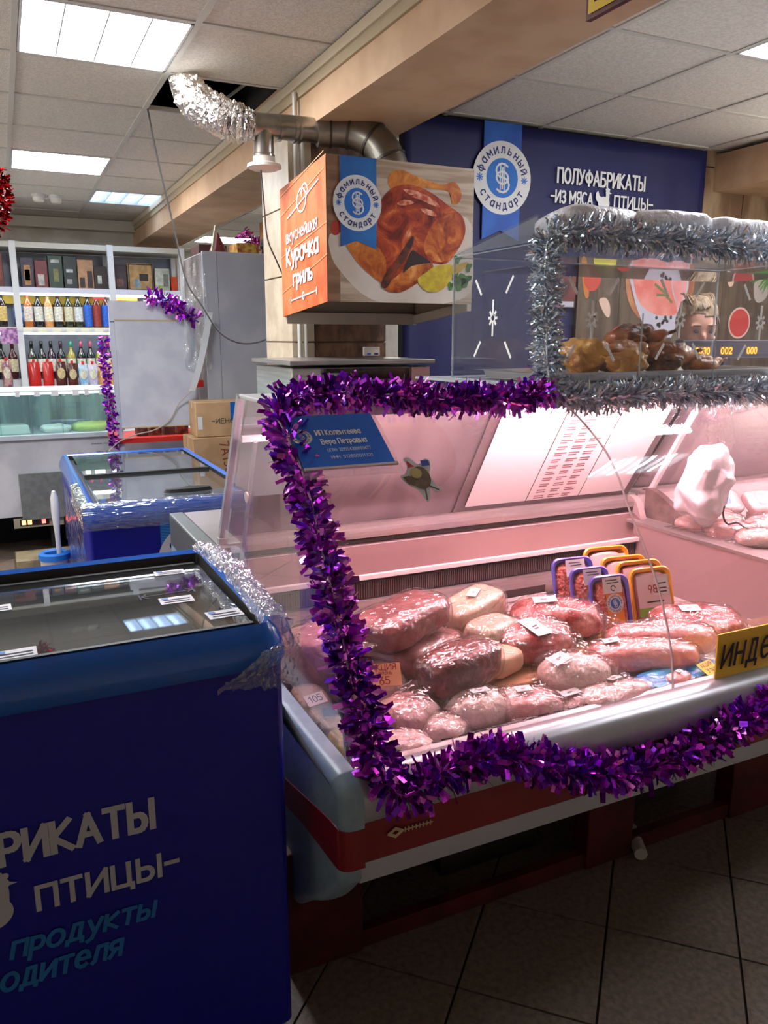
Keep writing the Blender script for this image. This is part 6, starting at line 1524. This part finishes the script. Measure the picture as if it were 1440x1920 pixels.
flake(SLf, .005, 1.612, 'white snowflake sticker on the left pane of the plexiglass box', 1.15)
# paper bundle / white bags on the lid
for i, (x, y, a, b, c, rz, lb) in enumerate(((1.745, 2.14, .16, .12, .036, 6, 'left of three white plastic bags on the box lid'), (2.03, 2.13, .17, .13, .034, -4, 'middle of three white plastic bags on the box lid'), (2.35, 2.13, .17, .13, .032, 3, 'right of three white plastic bags on the box lid'))):
    zt = 1.901 - (y - 2.0) * (1.901 - 1.836) / (by1 - 2.0)
    o = smooth(obj('white_bag', SELL(a, b, c, .6, 40, 20, .16, 8, 60 + i, None, TRS((x, y, zt + c * .72), R(rz), R(-9)), flat=-c * .7), M('bag_white2', (232, 232, 238), .45, bump=.5, bscale=40, coat=.3)), 180)
    tag(o, lb, 'bag', 'white bags on the box lid')
# papers on the top shelf beside the box
for i, (x, y, rz) in enumerate(((1.25, 2.03, 12), (1.31, 2.07, -8))):
    o = obj('loose_paper', B(-.09, .09, -.05, .05, 0, .0012, None, TRS((x, y, 1.4 + i * .003), R(rz)))); o.data.materials.append(M('sheet_grey', (200, 206, 216), .6)); tag(o, ['lower loose paper sheet beside the plexiglass box', 'upper loose paper sheet beside the plexiglass box'][i], 'paper')

# scale with orange digits
sc_ = thing('price_scale', 'dark scale display with three orange digit groups behind the box', 'scale', (2.9, 2.6, 1.407))
bev(obj('display_head', B(2.60, 3.16, 2.515, 2.56, 1.462, 1.540), M('scale_dark', (60, 52, 66), .4), sc_), .004)
obj('pole', B(2.86, 2.90, 2.525, 2.55, 1.407, 1.462), M('scale_dark', (60, 52, 66), .4), sc_)
obj('foot', B(2.74, 3.02, 2.50, 2.62, 1.407, 1.414), M('scale_dark', (60, 52, 66), .4), sc_)
SSc = Surf((0, 2.5145, 0), (1, 0, 0), (0, 0, 1))
for (x, body, wd) in ((2.675, '0030', .08), (2.825, '002', .065), (2.985, '000', .06)):
    poly('digit_window', SSc, rect(x - .006, x + wd + .006, 1.477, 1.511), EMIT('amber_glow', (230, 110, 5), .35), sc_, .0006)
    text('digits', SSc, body, x, 1.481, .026, EMIT('amber_digits', (255, 180, 30), 1.6), sc_, wd, .16, .0015)

# ================================================================== SELLER behind the counter
def person(px, py):
    t = thing('person', 'person with fair hair behind the plexiglass box, looking down', 'person', (px, py, 0))
    tilt = TRS((px, py - .02, 1.60), R(-28), R(14))
    bm = SELL(.078, .098, .118, 1, 32, 22, 0, 1, 0, None, tilt)                     # skull
    SELL(.058, .07, .07, .9, 24, 16, 0, 1, 0, bm, tilt @ Matrix.Translation((0, -.025, -.065)))   # jaw
    SELL(.012, .022, .026, 1, 14, 10, 0, 1, 0, bm, tilt @ Matrix.Translation((0, -.10, -.03)))     # nose
    for s in (-1, 1):
        SELL(.010, .022, .03, 1, 12, 10, 0, 1, 0, bm, tilt @ Matrix.Translation((s * .078, .005, -.015)))   # ear
        SELL(.028, .012, .010, 1, 14, 8, 0, 1, 0, bm, tilt @ Matrix.Translation((s * .033, -.085, .02)))    # brow
        SELL(.026, .02, .018, 1, 14, 8, 0, 1, 0, bm, tilt @ Matrix.Translation((s * .04, -.075, -.035)))   # cheek
    SELL(.024, .01, .008, 1, 14, 8, 0, 1, 0, bm, tilt @ Matrix.Translation((0, -.088, -.075)))      # mouth
    P = lambda x, y, z: (px + x, py + y, z)
    TUBE([P(0, .02, 1.34), P(0, .01, 1.45), P(0, -.01, 1.56)], .05, 14, bm, lambda k: .062 - .012 * k)
    TUBE([P(0, .03, .80), P(0, .03, .90), P(0, .03, 1.06), P(0, .03, 1.22), P(0, .03, 1.34), P(0, .025, 1.39)], .15, 18, bm, lambda k: (.15, .15, .135, .155, .15, .07)[round(k * 5)])
    for s in (-1, 1):
        TUBE([P(s * .13, .03, 1.34), P(s * .19, .03, 1.30), P(s * .22, .05, 1.06), P(s * .20, -.04, .95), P(s * .14, -.12, 1.0)], .04, 12, bm, lambda k: .058 - .03 * k)
        hx, hy, hz = px + s * .13, py - .14, 1.0
        SELL(.026, .04, .014, .8, 14, 10, 0, 1, 0, bm, TRS((hx, hy - .02, hz), R(s * 20)))
        for q in range(4):
            fx = hx + (q - 1.5) * .014
            L_ = (.05, .06, .055, .042)[q]
            TUBE([(fx, hy - .05, hz), (fx, hy - .05 - L_ * .6, hz - .006), (fx, hy - .05 - L_, hz - .02)], .0075, 8, bm)
        TUBE([(hx - s * .022, hy - .01, hz), (hx - s * .042, hy - .035, hz - .004), (hx - s * .048, hy - .06, hz - .012)], .009, 8, bm)
        TUBE([P(s * .075, .03, .86), P(s * .085, .03, .62), P(s * .085, .02, .46), P(s * .085, .03, .25), P(s * .085, .04, .08)], .07, 14, bm, lambda k: .085 - .045 * k)
        SELL(.042, .11, .035, .8, 16, 10, 0, 1, 0, bm, TRS(P(s * .085, -.03, .035)))
    o = obj('body', bm, M('skin', (206, 150, 128), .5, c2=(196, 136, 116), scale=10), t)
    rm = o.modifiers.new('r', 'REMESH'); rm.mode = 'VOXEL'; rm.voxel_size = .007; rm.use_smooth_shade = True
    sm = o.modifiers.new('s', 'SMOOTH'); sm.iterations = 4; sm.factor = .5
    bm = SELL(.092, .114, .122, 1, 48, 32, .10, 20, 3, None, tilt @ Matrix.Translation((0, .020, .022)))
    bmesh.ops.delete(bm, geom=[v for v in bm.verts if (lambda q: q.y < -.03 and q.z < .075 - abs(q.x + .02) * .35)(tilt.inverted() @ v.co)], context='VERTS')
    for k in range(46):        # loose locks combed back over the crown
        a = random.uniform(-1.1, 1.1); z0 = random.uniform(.086, .098)
        q = [tilt @ Vector((sin(a) * (.055 + .02 * sin(j * .8)) + random.uniform(-.004, .004), -.07 * cos(a) + .045 * j, z0 + (.0, .030, .040, .036)[j] + random.uniform(0, .006))) for j in range(4)]
        TUBE(q, .0035, 5, bm)
    smooth(obj('hair', bm, M('hair', (156, 126, 96), .6, c2=(110, 84, 60), scale=40, stretch=(6, 1, 1)), t), 180)
    for s in (-1, 1):
        obj('eye', SELL(.013, .010, .007, 1, 14, 10, 0, 1, 0, None, tilt @ Matrix.Translation((s * .033, -.089, -.002))), M('eye', (70, 66, 84), .2), t)
        obj('eyebrow', SELL(.02, .006, .004, 1, 12, 8, 0, 1, 0, None, tilt @ Matrix.Translation((s * .034, -.094, .028))), M('eyebrow', (120, 88, 66), .7), t)
    bm = TUBE([P(0, .03, .46), P(0, .03, .70), P(0, .03, .90), P(0, .03, 1.06), P(0, .03, 1.22), P(0, .03, 1.35), P(0, .025, 1.40)], .15, 24, None, lambda k: (.20, .185, .168, .155, .172, .165, .085)[round(k * 6)])
    for s in (-1, 1): TUBE([P(s * .13, .03, 1.345), P(s * .19, .03, 1.30), P(s * .22, .05, 1.06), P(s * .21, .01, 1.0)], .06, 12, bm, lambda k: .072 - .022 * k)
    smooth(obj('smock', bm, M('smock', (120, 70, 84), .8, c2=(104, 58, 72), scale=6), t), 60)
    return t
person(2.945, 2.79)

# ================================================================== TINSEL
def tinsel(name, label, path, r, per_m, sl, sw, mats, seed, group='tinsel garlands', core=True, bend=.5, tip=None):
    rnd = random.Random(seed); P = [Vector(p) for p in path]
    bm = bmesh.new()
    seg = [(P[i], P[i + 1], (P[i + 1] - P[i]).length) for i in range(len(P) - 1)]
    for a, b, l in seg:
        d = (b - a).normalized()
        ref = Vector((0, 0, 1)) if abs(d.z) < .9 else Vector((0, 1, 0))
        s = d.cross(ref).normalized(); u = s.cross(d).normalized()
        n = l * per_m; n = int(n) + (1 if rnd.random() < n - int(n) else 0)
        for k in range(n):
            c = a + (b - a) * rnd.random()
            an = rnd.uniform(0, 2 * pi); rad = s * cos(an) + u * sin(an)
            dr = (rad + d * rnd.uniform(-.7, .7)).normalized()
            L = sl * rnd.uniform(.55, 1.1); st = c + rad * r * rnd.uniform(.05, .45)
            wv = dr.cross(Vector((rnd.uniform(-1, 1), rnd.uniform(-1, 1), rnd.uniform(-1, 1)))).normalized() * sw * rnd.uniform(.7, 1.2) / 2
            nv = dr.cross(wv).normalized()
            mid = st + dr * L * .55; dr2 = (dr + nv * rnd.uniform(-bend, bend) * 1.6).normalized(); en = mid + dr2 * L * .5
            mi = rnd.randrange(len(mats))
            v = [bm.verts.new(q) for q in (st - wv * .6, st + wv * .6, mid + wv, mid - wv, en + wv * .9, en - wv * .9)]
            f1_ = bm.faces.new((v[0], v[1], v[2], v[3])); f2_ = bm.faces.new((v[3], v[2], v[4], v[5]))
            f1_.material_index = mi; f2_.material_index = mi
    if core: TUBE(P, r * .07, 5, bm)
    o = obj(name, bm, mats); tag(o, label, 'tinsel', group)
    return o
def metal(name, c, rough): return M(name, c, rough, metal=1.0)
PUR = [metal('purple_foil', (206, 64, 220), .32), metal('purple_foil_dark', (136, 26, 160), .34), metal('purple_foil_pink', (240, 130, 240), .26), metal('purple_foil_blue', (146, 60, 226), .3)]
SIL = [metal('silver_foil', (236, 240, 246), .3), metal('silver_foil_grey', (186, 194, 206), .3), metal('silver_foil_light', (250, 250, 252), .22), metal('silver_foil_blue', (206, 222, 240), .28)]
# purple: right end of the top shelf -> left corner -> down the glass edge -> along the front rail
top = [(1.44, 1.90, 1.392), (1.30, 1.895, 1.378), (1.20, 1.90, 1.384), (1.10, 1.895, 1.380), (.98, 1.90, 1.395), (.86, 1.90, 1.402), (.74, 1.90, 1.412), (.66, 1.90, 1.40), (.605, 1.88, 1.375)]
down = [(.60, 1.80, 1.325), (.597, 1.74, 1.27), (.597, 1.66, 1.20), (.60, 1.585, 1.10), (.60, 1.525, 1.02), (.60, 1.465, .925), (.60, 1.405, .85), (.60, 1.345, .79), (.605, 1.295, .72)]
bot = [(.640, 1.262, .652), (.702, 1.252, .672), (.765, 1.250, .690), (.87, 1.250, .690), (.969, 1.246, .648), (1.121, 1.240, .592), (1.284, 1.240, .562), (1.454, 1.240, .585), (1.597, 1.240, .617), (1.711, 1.240, .640), (1.9, 1.24, .67)]
gpath = CR(top + down + bot, 5)
tinsel('purple_tinsel', 'long purple tinsel garland framing the meat counter', gpath, .046, 1500, .043, .0125, PUR, 1)
tinsel('silver_tinsel', 'silver tinsel garland around the plexiglass box', CR([(2.62, 1.93, 1.845), (2.3, 1.935, 1.842), (2.0, 1.93, 1.845), (1.75, 1.935, 1.848), (1.55, 1.935, 1.852), (1.45, 1.93, 1.83), (1.432, 1.925, 1.77), (1.437, 1.925, 1.68), (1.442, 1.92, 1.58), (1.447, 1.915, 1.48), (1.46, 1.90, 1.405), (1.53, 1.885, 1.375), (1.7, 1.885, 1.372), (1.9, 1.885, 1.377), (2.1, 1.885, 1.372), (2.4, 1.885, 1.378), (2.7, 1.885, 1.38)], 5), .048, 2600, .044, .006, SIL, 2)
tinsel('purple_tinsel', 'short purple tinsel over the corner of the white notice board', CR([(.86, 5.30, 1.80), (.96, 5.29, 1.785), (1.03, 5.28, 1.745), (1.10, 5.28, 1.70), (1.16, 5.28, 1.655)], 4), .05, 700, .055, .016, PUR, 3)
tinsel('purple_tinsel', 'purple tinsel hanging down the left edge of the notice board', CR([(.585, 5.37, 1.56), (.585, 5.37, 1.45), (.587, 5.36, 1.32), (.59, 5.35, 1.15), (.598, 5.34, 1.02), (.60, 5.34, .84)], 4), .028, 600, .036, .014, PUR, 4)
tinsel('red_tinsel', 'red tinsel hanging at the left photo edge', CR([(.04, 5.2, 2.47), (.075, 5.2, 2.45), (.088, 5.2, 2.38), (.088, 5.2, 2.28), (.06, 5.2, 2.19), (.03, 5.2, 2.16)], 4), .036, 1000, .044, .014, [metal('red_foil', (206, 30, 36), .25), metal('red_foil_dark', (140, 14, 22), .25)], 5)
tinsel('pink_tinsel', 'pink tinsel strung across the far ceiling above the cabinet', CR([(1.66, 5.9, 2.30), (1.73, 5.9, 2.24), (1.80, 5.9, 2.23), (1.90, 5.9, 2.27), (2.0, 5.9, 2.36), (2.05, 5.9, 2.44), (2.06, 5.9, 2.655)], 4), .04, 600, .05, .014, [metal('pink_foil', (206, 90, 180), .25), metal('pink_foil_dark', (170, 60, 150), .25)], 6)
_rt = [o for o in COL.objects if o.name == 'red_tinsel'][0]
obj('thread', TUBE([(.06, 5.2, 2.46), (.06, 5.2, 2.655)], .0015, 5), m_wire, _rt)
